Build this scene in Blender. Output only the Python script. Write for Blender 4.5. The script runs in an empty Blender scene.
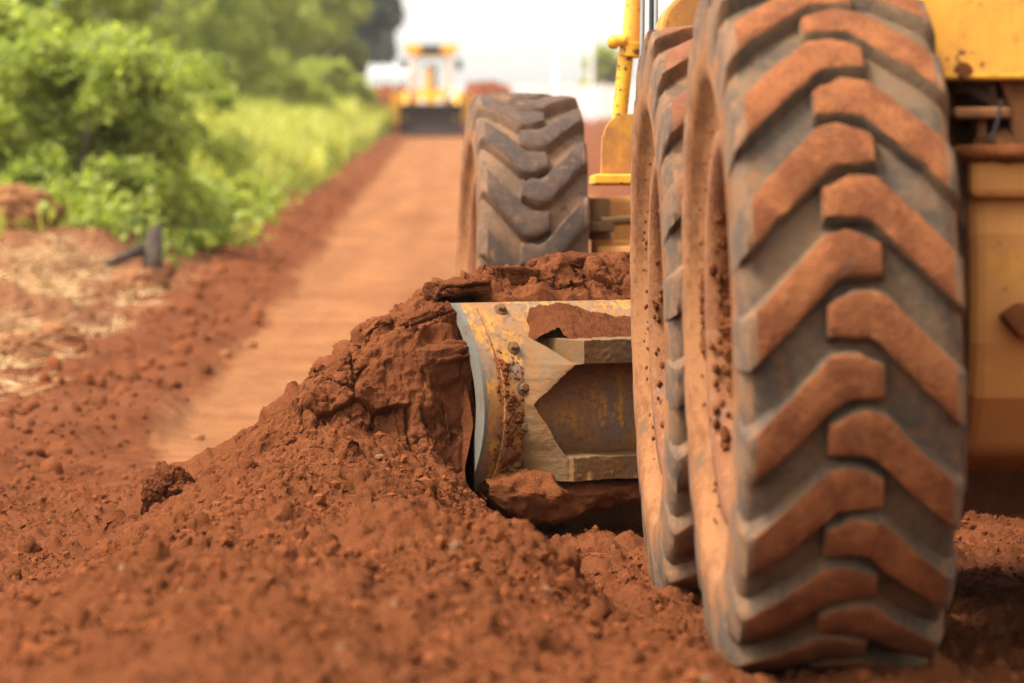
import bpy, bmesh, math, random
import numpy as np
from mathutils import Vector, Matrix
random.seed(7); RNG = np.random.default_rng(7)
S = bpy.context.scene; COL = S.collection
F = 3740.0; YH = 264.0; CAMZ = 0.77
def P(px, py, d):
    """a point of the place seen at a pixel of the photograph, d metres away"""
    return Vector(((px-512)/F*d, d, CAMZ-(py-YH)/F*d))

# ------------------------------------------------------------------ noise
def _hash(ix, iy, seed):
    h = (ix.astype(np.int64)*374761393 + iy.astype(np.int64)*668265263 + seed*974634777) & 0xFFFFFFFF
    h = ((h ^ (h >> 13))*1274126177) & 0xFFFFFFFF
    return (h ^ (h >> 16)) & 0xFFFFFFFF
def gnoise(x, y, seed=0):
    x = np.asarray(x, float); y = np.asarray(y, float)
    xi = np.floor(x); yi = np.floor(y); xf = x-xi; yf = y-yi
    xi = xi.astype(np.int64); yi = yi.astype(np.int64)
    u = xf*xf*xf*(xf*(xf*6-15)+10); v = yf*yf*yf*(yf*(yf*6-15)+10)
    def g(a, b, fx, fy):
        ang = _hash(a, b, seed)/4294967296.0*2*np.pi
        return np.cos(ang)*fx+np.sin(ang)*fy
    n00 = g(xi, yi, xf, yf); n10 = g(xi+1, yi, xf-1, yf)
    n01 = g(xi, yi+1, xf, yf-1); n11 = g(xi+1, yi+1, xf-1, yf-1)
    a = n00+(n10-n00)*u; b = n01+(n11-n01)*u
    return (a+(b-a)*v)*1.5
def fbm(x, y, octv=4, seed=0, gain=.5, lac=2.03, ridge=False):
    s = 0; amp = 1; f = 1; tot = 0
    for k in range(octv):
        n = gnoise(x*f+17.3*k, y*f-9.1*k, seed+k)
        if ridge: n = 1-2*np.abs(n)
        s = s+amp*n; tot += amp; amp *= gain; f *= lac
    return s/tot
def worley(x, y, seed=0):
    x = np.asarray(x, float); y = np.asarray(y, float)
    xi = np.floor(x).astype(np.int64); yi = np.floor(y).astype(np.int64)
    f1 = np.full(x.shape, 9.); f2 = np.full(x.shape, 9.); hid = np.zeros(x.shape)
    for dx in (-1, 0, 1):
        for dy in (-1, 0, 1):
            cx = xi+dx; cy = yi+dy
            h1 = _hash(cx, cy, seed)/4294967296.0; h2 = _hash(cx, cy, seed+51)/4294967296.0
            d = np.hypot(cx+h1-x, cy+h2-y)
            nearer = d < f1
            f2 = np.where(nearer, f1, np.minimum(f2, d))
            hid = np.where(nearer, _hash(cx, cy, seed+99)/4294967296.0, hid)
            f1 = np.where(nearer, d, f1)
    return f1, f2, hid
def _hash3(ix, iy, iz, seed): return _hash(ix+iz*1013, iy-iz*787, seed)
def gnoise3(x, y, z, seed=0):
    xi = np.floor(x); yi = np.floor(y); zi = np.floor(z); xf = x-xi; yf = y-yi; zf = z-zi
    xi = xi.astype(np.int64); yi = yi.astype(np.int64); zi = zi.astype(np.int64)
    w = lambda t: t*t*t*(t*(t*6-15)+10)
    u, v, q = w(xf), w(yf), w(zf)
    def g(a, b, c):
        h = _hash3(xi+a, yi+b, zi+c, seed)
        gx = (h & 1023)/511.5-1; gy = ((h >> 10) & 1023)/511.5-1; gz_ = ((h >> 20) & 1023)/511.5-1
        return gx*(xf-a)+gy*(yf-b)+gz_*(zf-c)
    l = lambda a, b, t: a+(b-a)*t
    return 1.3*l(l(l(g(0,0,0), g(1,0,0), u), l(g(0,1,0), g(1,1,0), u), v), l(l(g(0,0,1), g(1,0,1), u), l(g(0,1,1), g(1,1,1), u), v), q)
def fbm3(x, y, z, octv=4, seed=0, gain=.5):
    s = 0; amp = 1; f = 1; tot = 0
    for k in range(octv):
        s = s+amp*gnoise3(x*f+3.3*k, y*f-7.1*k, z*f+1.7*k, seed+k); tot += amp; amp *= gain; f *= 2.03
    return s/tot
def worley3(x, y, z, seed=0):
    xi = np.floor(x).astype(np.int64); yi = np.floor(y).astype(np.int64); zi = np.floor(z).astype(np.int64)
    f1 = np.full(x.shape, 9.); f2 = np.full(x.shape, 9.); hid = np.zeros(x.shape)
    for dx in (-1, 0, 1):
        for dy in (-1, 0, 1):
            for dz in (-1, 0, 1):
                cx, cy, cz = xi+dx, yi+dy, zi+dz
                h = _hash3(cx, cy, cz, seed)
                d = np.sqrt((cx+(h & 1023)/1023.-x)**2+(cy+((h >> 10) & 1023)/1023.-y)**2+(cz+((h >> 20) & 1023)/1023.-z)**2)
                nearer = d < f1
                f2 = np.where(nearer, f1, np.minimum(f2, d))
                hid = np.where(nearer, _hash3(cx, cy, cz, seed+99)/4294967296.0, hid)
                f1 = np.where(nearer, d, f1)
    return f1, f2, hid
def sstep(a, b, x):
    t = np.clip((x-a)/(b-a), 0, 1); return t*t*(3-2*t)

# ------------------------------------------------------------------ objects
def link(o, parent=None):
    COL.objects.link(o)
    if parent is not None: o.parent = parent
    return o
def mesh(name, verts, faces, mats, parent=None, smooth=True, mi=None, loc=None):
    me = bpy.data.meshes.new(name)
    if isinstance(verts, np.ndarray): verts = verts.tolist()
    me.from_pydata(verts, [], faces if isinstance(faces, list) else faces.tolist())
    for m in (mats if isinstance(mats, (list, tuple)) else [mats]): me.materials.append(m)
    if mi is not None: me.polygons.foreach_set('material_index', np.asarray(mi, dtype=np.int32))
    if smooth: me.polygons.foreach_set('use_smooth', np.ones(len(me.polygons), dtype=bool))
    me.update()
    o = bpy.data.objects.new(name, me)
    if loc is not None: o.location = loc
    return link(o, parent)
def bm_obj(name, bm, mats, parent=None, loc=(0, 0, 0), rot=(0, 0, 0), smooth=False, bevel=0, seg=2):
    bmesh.ops.recalc_face_normals(bm, faces=bm.faces)
    me = bpy.data.meshes.new(name); bm.to_mesh(me); bm.free()
    for m in (mats if isinstance(mats, (list, tuple)) else [mats]): me.materials.append(m)
    if smooth: me.polygons.foreach_set('use_smooth', np.ones(len(me.polygons), dtype=bool))
    o = bpy.data.objects.new(name, me); o.location = loc; o.rotation_euler = rot
    link(o, parent)
    if bevel:
        b = o.modifiers.new('bevel', 'BEVEL'); b.width = bevel; b.segments = seg
        b.limit_method = 'ANGLE'; b.angle_limit = .6
        b.harden_normals = False
    return o
def empty(name, loc, rz=0):
    o = bpy.data.objects.new(name, None); o.location = loc; o.rotation_euler = (0, 0, rz)
    o.empty_display_size = .2
    return link(o)
def tag(o, label=None, cat=None, group=None, kind=None):
    if label: o['label'] = label
    if cat: o['category'] = cat
    if group: o['group'] = group
    if kind: o['kind'] = kind
    return o
def add_box(bm, lo, hi, M=None):
    c = [(lo[0]+hi[0])/2, (lo[1]+hi[1])/2, (lo[2]+hi[2])/2]
    T = Matrix.Translation(c) @ Matrix.Diagonal((hi[0]-lo[0], hi[1]-lo[1], hi[2]-lo[2], 1))
    bmesh.ops.create_cube(bm, size=1, matrix=(M @ T) if M else T)
def add_tube(bm, a, b, r1, r2=None, n=16):
    a = Vector(a); b = Vector(b); d = b-a
    q = d.to_track_quat('Z', 'Y').to_matrix().to_4x4()
    bmesh.ops.create_cone(bm, cap_ends=True, segments=n, radius1=r1, radius2=r1 if r2 is None else r2,
                          depth=d.length, matrix=Matrix.Translation((a+b)/2) @ q)
def add_prism(bm, pts, axis, lo, hi):
    """closed polygon pts in the plane normal to axis, extruded lo..hi along it"""
    def mk(p, t):
        return {'x': (t, p[0], p[1]), 'y': (p[0], t, p[1]), 'z': (p[0], p[1], t)}[axis]
    A = [bm.verts.new(mk(p, lo)) for p in pts]; B = [bm.verts.new(mk(p, hi)) for p in pts]
    bm.faces.new(A); bm.faces.new(B[::-1])
    n = len(pts)
    for i in range(n): bm.faces.new((A[i], A[(i+1) % n], B[(i+1) % n], B[i]))

# ------------------------------------------------------------------ materials
class NT:
    def __init__(s, name):
        s.m = bpy.data.materials.new(name); s.m.use_nodes = True
        s.t = s.m.node_tree; s.n = s.t.nodes; s.b = s.n['Principled BSDF']; s.out = s.n['Material Output']
        s.tc = s.n.new('ShaderNodeTexCoord')
    def L(s, a, b): s.t.links.new(a, b)
    def noise(s, scale, detail=5, rough=.6, stretch=None, off=(0, 0, 0)):
        v = s.tc.outputs['Object']
        mp = s.n.new('ShaderNodeMapping'); s.L(v, mp.inputs['Vector'])
        if stretch: mp.inputs['Scale'].default_value = stretch
        mp.inputs['Location'].default_value = off
        t = s.n.new('ShaderNodeTexNoise'); t.inputs['Scale'].default_value = scale
        t.inputs['Detail'].default_value = detail; t.inputs['Roughness'].default_value = rough
        s.L(mp.outputs[0], t.inputs['Vector']); return t.outputs['Fac']
    def ramp(s, fac, a, b):
        r = s.n.new('ShaderNodeMapRange'); r.inputs['From Min'].default_value = a; r.inputs['From Max'].default_value = b
        r.interpolation_type = 'SMOOTHSTEP'
        s.L(fac, r.inputs['Value']); return r.outputs[0]
    def mix(s, fac, a, b, mode='MIX'):
        m = s.n.new('ShaderNodeMix'); m.data_type = 'RGBA'; m.blend_type = mode
        for sock, v in ((m.inputs[0], fac), (m.inputs[6], a), (m.inputs[7], b)):
            if isinstance(v, (int, float)): sock.default_value = v
            elif isinstance(v, tuple): sock.default_value = (*v, 1)
            else: s.L(v, sock)
        return m.outputs[2]
    def math(s, op, a, b=0):
        m = s.n.new('ShaderNodeMath'); m.operation = op
        for sock, v in ((m.inputs[0], a), (m.inputs[1], b)):
            if isinstance(v, (int, float)): sock.default_value = v
            else: s.L(v, sock)
        return m.outputs[0]
    def bump(s, h, strength=.4, dist=.01):
        b = s.n.new('ShaderNodeBump'); b.inputs['Strength'].default_value = strength
        b.inputs['Distance'].default_value = dist; s.L(h, b.inputs['Height']); s.L(b.outputs[0], s.b.inputs['Normal'])
    def col(s, c):
        if isinstance(c, tuple): s.b.inputs['Base Color'].default_value = (*c, 1)
        else: s.L(c, s.b.inputs['Base Color'])
    def rough(s, r):
        if isinstance(r, (int, float)): s.b.inputs['Roughness'].default_value = r
        else: s.L(r, s.b.inputs['Roughness'])
    def spec(s, v): s.b.inputs['Specular IOR Level'].default_value = v
DUST = (.25, .098, .036); MUD = (.19, .062, .022)
def m_soil(name, attr=True, base=MUD, fine=90, bump=.7):
    k = NT(name)
    if attr:
        a = k.n.new('ShaderNodeAttribute'); a.attribute_name = 'Col'; c = a.outputs['Color']
    else: c = base
    n1 = k.noise(7, 6, .65); n2 = k.noise(fine, 5, .75, off=(3, 1, 2)); n3 = k.noise(260, 3, .7)
    c = k.mix(k.ramp(n1, .35, .7), c, (.66, .58, .52), 'MULTIPLY') if False else k.mix(k.math('MULTIPLY', k.ramp(n1, .38, .66), .55), c, k.mix(1.0, c, (.66, .58, .54), 'MULTIPLY'))
    c = k.mix(k.math('MULTIPLY', k.ramp(n2, .53, .72), .7), c, k.mix(1.0, c, (1.5, 1.6, 1.7), 'MULTIPLY'))
    c = k.mix(k.math('MULTIPLY', k.ramp(n3, .5, .3), .5), c, k.mix(1.0, c, (.55, .5, .5), 'MULTIPLY'))
    c = k.mix(k.math('MULTIPLY', k.ramp(n2, .46, .28), .5), c, k.mix(1.0, c, (.5, .45, .42), 'MULTIPLY'))
    k.col(c); k.rough(1.0); k.spec(.05)
    h = k.math('ADD', n2, k.math('MULTIPLY', n3, .5)); k.bump(h, bump, .02)
    return k.m
def m_paint(name, base=(.56, .265, .016), dust=.45, chips=.62, rust=(.10, .035, .018), dustcol=DUST, rough=.5):
    k = NT(name)
    n1 = k.noise(5, 6, .65); n2 = k.noise(38, 4, .6, off=(5, 5, 5)); n3 = k.noise(26, 5, .7, (1, 1, .25), (1, 7, 2))
    c = k.mix(k.math('MULTIPLY', k.ramp(n3, .45, .75), .35), base, (base[0]*.62, base[1]*.52, base[2]*.6))
    d = k.ramp(k.math('ADD', n1, k.math('MULTIPLY', n2, .25)), 1.0-dust-.12, 1.0-dust+.22)
    c = k.mix(k.math('MULTIPLY', d, .85), c, dustcol)
    c = k.mix(k.ramp(n2, chips, chips+.05), c, rust)
    k.col(c); k.rough(k.math('ADD', k.math('MULTIPLY', d, .35), rough)); k.spec(.3); k.bump(k.math('ADD', n2, n3), .25, .004)
    return k.m
def m_two(name, a, b, scale=12, lo=.4, hi=.6, rough=.85, bump=.4, dist=.006, stretch=None, c3=None, sp=.25, metal=0):
    k = NT(name); n1 = k.noise(scale, 7, .68, stretch); n2 = k.noise(scale*7, 4, .7, off=(2, 9, 4))
    c = k.mix(k.ramp(k.math('ADD', n1, k.math('MULTIPLY', k.math('SUBTRACT', n2, .5), .45)), lo, hi), a, b)
    if c3: c = k.mix(k.ramp(k.noise(scale*2.3, 6, .7, stretch, (4, 4, 1)), .565, .69), c, c3)
    k.col(c); k.rough(rough); k.spec(sp); k.b.inputs['Metallic'].default_value = metal
    k.bump(k.math('ADD', n2, k.math('MULTIPLY', n1, .6)), bump, dist)
    return k.m
def m_plain(name, c, rough=.6, metal=0):
    k = NT(name); n = k.noise(9, 4, .6)
    k.col(k.mix(k.math('MULTIPLY', k.ramp(n, .35, .7), .5), c, tuple(v*.7 for v in c))); k.rough(rough); k.b.inputs['Metallic'].default_value = metal
    return k.m
def m_leaf(name, dark, light, transl=.45, pos=.8):
    k = NT(name)
    g = k.n.new('ShaderNodeNewGeometry'); r = g.outputs['Random Per Island']
    n = k.noise(pos, 3, .6)
    f = k.math('ADD', k.math('MULTIPLY', r, .55), k.math('MULTIPLY', k.ramp(n, .35, .68), .5))
    c = k.mix(f, dark, light)
    k.col(c); k.rough(.55); k.spec(.3)
    t = k.n.new('ShaderNodeBsdfTranslucent'); k.L(k.mix(1.0, c, (1.0, 1.05, .5), 'MULTIPLY'), t.inputs['Color'])
    mx = k.n.new('ShaderNodeMixShader'); mx.inputs[0].default_value = transl
    k.L(k.b.outputs[0], mx.inputs[1]); k.L(t.outputs[0], mx.inputs[2]); k.L(mx.outputs[0], k.out.inputs['Surface'])
    return k.m

M_soil = m_soil('loose_red_soil')
M_clod = m_soil('clod_soil', False, (.172, .055, .0205), 60, 1.0)
M_mud = m_soil('caked_mud', False, (.20, .066, .023), 80, .8)
M_yel = m_paint('dusty_yellow_paint', dust=.52, chips=.66)
M_yel2 = m_paint('clean_yellow_paint', base=(.72, .325, .04), dust=.28, chips=.64)
M_yeld = m_paint('mud_coated_yellow_paint', dust=.60, chips=.655, dustcol=(.36, .15, .048))
M_yelrust = m_paint('chipped_yellow_paint', base=(.62, .31, .02), dust=.3, chips=.555)
M_rub = m_two('dusty_grey_rubber', (.066, .049, .036), (.13, .080, .046), 7, .36, .60, .92, .7, .007, c3=(.165, .07, .028), sp=.1)
M_lug = m_two('mud_stained_lug_rubber', (.125, .037, .010), (.225, .076, .023), 13, .36, .66, .9, .9, .008, c3=(.10, .042, .02))
M_side = m_two('dust_coated_sidewall', (.24, .105, .042), (.15, .06, .024), 7, .42, .62, .9, .5, .006, (1, .45, .45), c3=(.12, .07, .038), sp=.1)
M_sh = m_two('dusty_shoulder_rubber', (.15, .078, .038), (.075, .05, .034), 11, .42, .62, .9, .35, .004, c3=(.24, .10, .04))
M_rub2 = m_two('brown_dusty_rubber', (.095, .06, .038), (.18, .092, .047), 8, .4, .62, .9, .35, .004, c3=(.07, .05, .037), sp=.1)
M_rub3 = m_two('tan_dusty_rubber', (.105, .066, .042), (.17, .095, .055), 8, .4, .62, .9, .35, .004, c3=(.06, .045, .035), sp=.1)
M_lug2 = m_two('worn_brown_lug_rubber', (.042, .028, .021), (.085, .048, .031), 10, .38, .66, .85, .5, .003, c3=(.16, .08, .04))
M_lugm = m_two('reddish_lug_rubber', (.13, .047, .02), (.18, .068, .028), 10, .38, .66, .9, .45, .005, c3=(.08, .052, .04))
M_rim = m_two('dusty_rim_paint', (.21, .085, .03), (.15, .053, .02), 9, .4, .65, .9, .6, .008, c3=(.16, .11, .08))
M_steel = m_two('worn_grey_steel', (.20, .19, .17), (.27, .17, .09), 14, .45, .65, .55, .25, .003, (1, 1, .3), sp=.4)
M_edge = m_two('polished_grey_steel', (.13, .118, .095), (.12, .08, .048), 11, .45, .7, .6, .3, .003, sp=.25)
M_chrome = m_plain('oily_rod_chrome', (.35, .38, .36), .25, .9)
M_hose = m_plain('black_rubber_hose', (.025, .023, .024), .6)
M_dark = m_two('grimy_dark_iron', (.05, .03, .02), (.13, .06, .03), 16, .4, .65, .9, .5, .006)

def m_blade():
    k = NT('scraped_moldboard_paint')
    st = k.noise(9, 7, .7, (2.6, 2.6, .7)); fine = k.noise(70, 5, .7, off=(4, 2, 7)); big = k.noise(4.2, 5, .6, off=(7, 3, 1))
    c = k.mix(k.ramp(st, .40, .52), (.55, .26, .018), (.15, .125, .095))
    c = k.mix(k.math('MULTIPLY', k.ramp(big, .36, .54), .85), c, (.27, .122, .040))
    c = k.mix(k.math('MULTIPLY', k.ramp(fine, .50, .64), .85), c, (.19, .07, .025))
    k.col(c); k.rough(.75); k.spec(.3); k.bump(k.math('ADD', fine, st), .45, .006)
    return k.m
M_blade = m_blade()
M_rail = m_two('rusty_brown_steel', (.112, .062, .026), (.145, .064, .019), 9, .4, .62, .75, .5, .004, (1.5, 1.5, .7), c3=(.085, .064, .043), sp=.2)

# ------------------------------------------------------------------ terrain
TH = math.radians(2.15)                 # heading of the machine
BL = Vector((-.16, 10.5, 0)); AL = math.radians(28)   # left end and angle of the moldboard
CA, SA = math.cos(AL), math.sin(AL)
def base_z(Y):
    w = 1.2
    z = .045*w*np.logaddexp(0, (np.asarray(Y, float)-15.5)/w)
    far = np.maximum(Y-260., 0)
    return z-.045*far
def lane_off(Y): return -1.46-.019*(Y-14.9)
def bank_off(X, Y):
    """metres to the left of the foot of the verge"""
    edge = -2.5-.019*(Y-18.7)
    return edge-X
def ground_z(X, Y, detail=True):
    X = np.asarray(X, float); Y = np.asarray(Y, float)
    z = base_z(Y)
    q = bank_off(X, Y)+.5*gnoise(X*.5, Y*.35, 5)+.25*gnoise(X*2, Y*.8, 6)
    z = z+.38*sstep(-.2, 1.1, q)+.25*sstep(1., 5., q)+.06*np.clip(q-4, 0, 30)
    # windrow of spoil at the foot of the verge
    z = z+.10*np.exp(-((q+.35)/.35)**2)
    if detail:
        lane = sstep(0, .10, X-lane_off(Y)+.1*gnoise(X*1.5, Y*.8, 8)+.04*gnoise(X*9, Y*4, 7))*sstep(13.6, 15.2, Y+.5*gnoise(X*2, Y*2, 9))
        loose = 1-lane
        nearw = 1/(1+np.maximum(Y-20, 0)*.02)
        z = z+loose*(.045*fbm(X*1.9, Y*1.3, 5, 11, .6)+.018*fbm(X*9, Y*6, 4, 21, .6)*nearw+.05*sstep(.9, 0, np.abs(X-lane_off(Y)+.25))*sstep(15, 16, Y)*(.4+gnoise(X*3, Y*1.2, 27)))
        f1, f2, h = worley(X*13, Y*11, 31)
        z = z+loose*.012*sstep(.5, .1, f1)*(h > .55)*h*(Y < 40)
        z = z+lane*(.018*np.sin(Y*2*np.pi/.26+1.2*gnoise(X*1.1, Y*.6, 3))*(.55+.8*gnoise(X*1.4, Y*.4, 33))+.012*gnoise(X*1.2, Y*7, 34)+.01*fbm(X*1.2, Y*.8, 3, 15))
        z = z+sstep(0, .4, q)*sstep(4, 2, q)*.10*fbm(X*2.3, Y*1.6, 4, 41)
        f1b, _, hb = worley(X*4.2, Y*3.1, 61)
        z = z+sstep(-.3, .2, q)*sstep(3, 1.6, q)*.05*sstep(.55, .15, f1b)*(hb > .6)
        mx = (X-.575)+(Y-7.17)*.0375
        z = z+.030*np.exp(-((mx+.235+.02*gnoise(X*6, Y*4, 63))/.035)**2)*sstep(6.5, 6.9, Y)*sstep(9.6, 9, Y)*(.6+.7*gnoise(X*5, Y*5, 64))
        z = z+.028*np.exp(-((Y-6.93+.03*gnoise(X*8, Y*3, 65))/.04)**2)*sstep(.27, .2, np.abs(mx))*(.6+.7*gnoise(X*9, Y*5, 66))
        nr = sstep(15, 12.5, Y)*sstep(5, 6, Y)
        i = np.broadcast_to(nr > 0, z.shape)
        if i.any():
            xs, ys = X[i] if X.shape == z.shape else np.broadcast_to(X, z.shape)[i], np.broadcast_to(Y, z.shape)[i]
            g1, g2, gh = worley(xs*40, ys*30, 35); k1, k2, kh = worley(xs*17, ys*14, 36)
            ad = .022*fbm(xs*14, ys*11, 6, 37, .66)+.008*sstep(.6, .1, g1)*(gh > .5)+.016*sstep(.55, .1, k1)*(kh > .85)+.035*fbm(xs*4, ys*4, 4, 38)
            z = z.copy(); z[i] += ad*np.broadcast_to(nr, z.shape)[i]
    return z
def pile_h(a, s):
    """pile pushed ahead of the moldboard and rolling off its end, in blade coordinates"""
    aw = a+.03*gnoise(a*6, s*6, 70)
    crest = np.interp(aw, [-1.2, -1.0, -.78, -.52, -.34, -.20, -.10, -.02, .1, .3, 1.5, 3.5], [-.05, .02, .14, .31, .46, .55, .605, .655, .70, .715, .75, .5])
    slope = np.interp(a, [-1, -.6, -.35, -.12, 0], [1.0, 1.15, 1.5, 3.2, 4.5])
    s0 = .02*gnoise(a*7, s*0+.5, 74)
    rear = np.where(s > s0, (s-s0)*slope, 0); rear = np.where(s-s0 > .16, .16*slope+(s-s0-.16)*1.1, rear)
    over = sstep(-.06, .04, a)
    rear = rear*(1-over)+over*np.maximum(s+.17, 0)*.72
    front = np.maximum(-s-.25, 0)*.75
    z = crest+.035*over-rear-front+.02*gnoise(a*9, s*9, 75)
    return np.where((a > .0) & (s > -.052), -.04, z)
def heap_h(X, Y):
    X = np.asarray(X, float); Y = np.asarray(Y, float)
    wx = X+.06*fbm(X*2.2, Y*2.2, 3, 71); wy = Y+.06*fbm(X*2.2+9, Y*2.2, 3, 72)
    dx = X-BL.x; dy = Y-BL.y
    a = dx*CA+dy*SA; s = dx*SA-dy*CA           # along the blade, rearwards of it
    pile = np.where((a > -.005) & (s > -.035), -1, pile_h(a, s))
    yy = np.clip(wy, 4.5, 10.6)
    cx = np.interp(yy, [5, 6.5, 8, 9.3, 10.4], [-.55, -.38, -.42, -.50, -.46])
    ch = np.interp(yy, [4.5, 6.2, 6.9, 7.6, 8.6, 9.6, 10.4], [.13, .17, .17, .14, .17, .24, .28])
    wr = np.interp(yy, [5, 6.5, 8, 9, 9.7, 10.4], [1.05, .95, .74, .66, .58, .54])
    wl = np.interp(yy, [5, 6.5, 8, 9.3, 10.4], [.9, .85, .75, .62, .58])
    q = np.where(wx > cx, (wx-cx)/wr, (cx-wx)/wl)
    wind = ch*(1.12-1.25*q**1.6)
    wind = np.where((a > -.02) & (s < .24), np.minimum(wind, -.2), wind)
    wind = np.where(wy > 10.75, -1, wind)
    hump = .13*np.exp(-((((wx+.13)/.24)**2)**2.5+((wy-7.75)/.36)**2))+.06*np.exp(-(((wx+.75)/.3)**2+((wy-7.0)/.4)**2))
    wind = np.where(wind > -.5, wind+hump, wind)
    wind = np.maximum(wind, .07*np.exp(-((wx+.92)/.22)**2-((wy-10.15)/.25)**2)-.02)
    return np.maximum(pile, wind), pile, wind
def soil_disp(x, y, z, blocky):
    e1, e2, eh = worley3(x*42, y*42, z*42, 83)
    mod = sstep(-.4, .4, gnoise(x*2.7, y*2.7, 77))
    g1, g2, gh = worley3(x*85, y*85, z*85, 88)
    qx = x+.012*gnoise3(x*30, y*30, z*30, 11); qz = z+.012*gnoise3(x*30+5, y*30, z*30, 12)
    c1, c2, chh = worley3(qx*15, y*15, qz*15, 82)
    soft = .050*fbm3(x*3.6, y*3.6, z*3.6, 7, 91, .60)+.030*sstep(.6, .1, c1)*(chh > .74)*chh*mod+.009*sstep(.58, .1, e1)*(eh > .6)*eh*mod+.009*fbm3(x*48, y*48, z*48, 3, 97, .75)+.005*sstep(.6, .1, g1)*gh-.02*sstep(.25, .6, gnoise3(x*11, y*11, z*11, 13))
    if np.max(blocky) <= 0: return soft
    wx = x+.02*gnoise3(x*9, y*9, z*9, 5); wz = z+.02*gnoise3(x*9+4, y*9, z*9, 6)
    b1, b2, bh = worley3(wx*6.5, y*6.5, wz*6.5, 81)
    d1, d2, dh = worley3(wx*17, y*17, wz*17, 85)
    hard = .04*(bh-.5)+.010*(dh-.5)-.035*sstep(.06, 0, b2-b1)-.012*sstep(.05, 0, d2-d1)+.024*fbm3(x*13, y*13, z*13, 4, 94)+.013*fbm3(x*45, y*45, z*45, 4, 98, .7)+.006*sstep(.6, .1, g1)*gh
    m = blocky*sstep(-.25, .1, gnoise3(x*3.1, y*3.1, z*3.1, 96)+.22)
    return soft*(1-m)+hard*m

def attach_col(o, C):
    at = o.data.color_attributes.new('Col', 'FLOAT_COLOR', 'POINT')
    at.data.foreach_set('color', np.concatenate([C, np.ones((len(C), 1))], 1).astype(np.float32).ravel())
def grid_faces(nr, nc):
    i = np.arange(nr*nc).reshape(nr, nc)
    return np.stack([i[:-1, :-1], i[:-1, 1:], i[1:, 1:], i[1:, :-1]], -1).reshape(-1, 4)
def soil_color(X, Y):
    X = np.asarray(X); Y = np.asarray(Y)
    red = np.array([.155, .049, .0175]); lanec = np.array([.265, .113, .045]); straw = np.array([.33, .18, .075]); brown = np.array([.21, .088, .04]); green = np.array([.08, .10, .022])
    lane = sstep(-.02, .07, X-lane_off(Y)+.1*gnoise(X*1.5, Y*.8, 8)+.06*gnoise(X*9, Y*4, 7)+.03*gnoise(X*25, Y*9, 17))*sstep(13.9, 14.3, Y+.7*gnoise(X*2, Y*2, 9)+.3*gnoise(X*9, Y*5, 10))
    rib = np.sin(Y*2*np.pi/.34+1.6*gnoise(X*1.0, Y*.5, 3)+1.2*gnoise(X*5, Y*.8, 4))
    lanec = lanec*(1+.16*rib*(.5+.8*gnoise(X*1.4, Y*.4, 33))*sstep(60, 25, Y)+.20*fbm(X*2.6, Y*.9, 4, 36, .6)+.12*gnoise(X*3.2, Y*.08, 37))[..., None]
    lane = lane*sstep(2.2, 1.7, X+.019*(Y-15)+.15*gnoise(X, Y*.3, 44))
    lane = lane*(1-.3*sstep(.05, .5, gnoise(X*1.3, Y*.35, 18)))*(1-.35*sstep(.0, .5, fbm(X*2.2, Y*3.5, 4, 19, .6)))
    lane = lane*(1-.15*sstep(.15, .02, np.abs(X-lane_off(Y)-.95+.15*gnoise(Y*.2, Y*0, 3)))*sstep(18, 26, Y))
    q = bank_off(X, Y)+.5*gnoise(X*.5, Y*.35, 5)+.25*gnoise(X*2, Y*.8, 6)
    red = red*(1+.35*fbm(X*2.5, Y*1.6, 5, 29, .6))[..., None]
    C = red+(lanec-red)*lane[..., None]
    n = fbm(X*1.7, Y*.9, 4, 23)
    bk = sstep(-.5, .5, q)[..., None]; C = C+(brown-C)*bk
    st = (sstep(-.2, .3, q)*sstep(3.2, 1.6, q)*sstep(-.12, .22, n)*sstep(30, 23, Y))[..., None]; C = C+(straw-C)*st
    gr = (sstep(2.2, 3.4, q))[..., None]; C = C+(green-C)*gr
    return C
def build_ground():
    rows = np.concatenate([np.concatenate([np.arange(3.0, 6, .03), np.arange(6, 12.5, .012), np.arange(12.5, 15, .022)]), 15.0*np.exp(np.arange(0, math.log(900/15.), .0075))])
    inn = np.linspace(-.155, .155, 620)
    left = -.155-np.cumsum(np.linspace(.003, .05, 40)); right = .155+np.cumsum(np.linspace(.003, .05, 40))
    cols = np.concatenate([left[::-1], inn, right])
    Y = np.repeat(rows[:, None], len(cols), 1); X = cols[None, :]*np.maximum(Y, 3)
    Z = ground_z(X, Y)
    h, pile, wind = heap_h(X, Y)
    Z = Z-.03*sstep(.02, .08, h)
    # loosened track between the wheels and the windrow
    V = np.stack([X, Y, Z], -1).reshape(-1, 3)
    o = mesh('ground', V, grid_faces(len(rows), len(cols)), M_soil)
    attach_col(o, soil_color(X, Y).reshape(-1, 3))
    tag(o, 'red laterite ground and graded road rising into the distance', 'ground', kind='structure')
def surf_grid(X, Y, Z, keep, blocky, damp=None):
    """displace a gridded surface along its normal, drop the cells outside keep"""
    Pn = np.stack([X, Y, Z], -1)
    du = np.gradient(Pn, axis=1); dv = np.gradient(Pn, axis=0)
    N = np.cross(du, dv); N /= np.linalg.norm(N, axis=-1)[..., None]+1e-9
    N = np.where(N[..., 2:3] < 0, -N, N)
    D = np.zeros(X.shape); k = keep
    D[k] = soil_disp(X[k], Y[k], Z[k], blocky[k])
    if damp is not None: D *= damp
    Pn = Pn+N*D[..., None]
    f = grid_faces(*X.shape); f = f[keep.reshape(-1)[f].all(1)]
    used = np.unique(f); remap = np.full(X.size, -1); remap[used] = np.arange(len(used))
    return Pn.reshape(-1, 3)[used], remap[f], X.reshape(-1)[used], Y.reshape(-1)[used], blocky.reshape(-1)[used]
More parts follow.
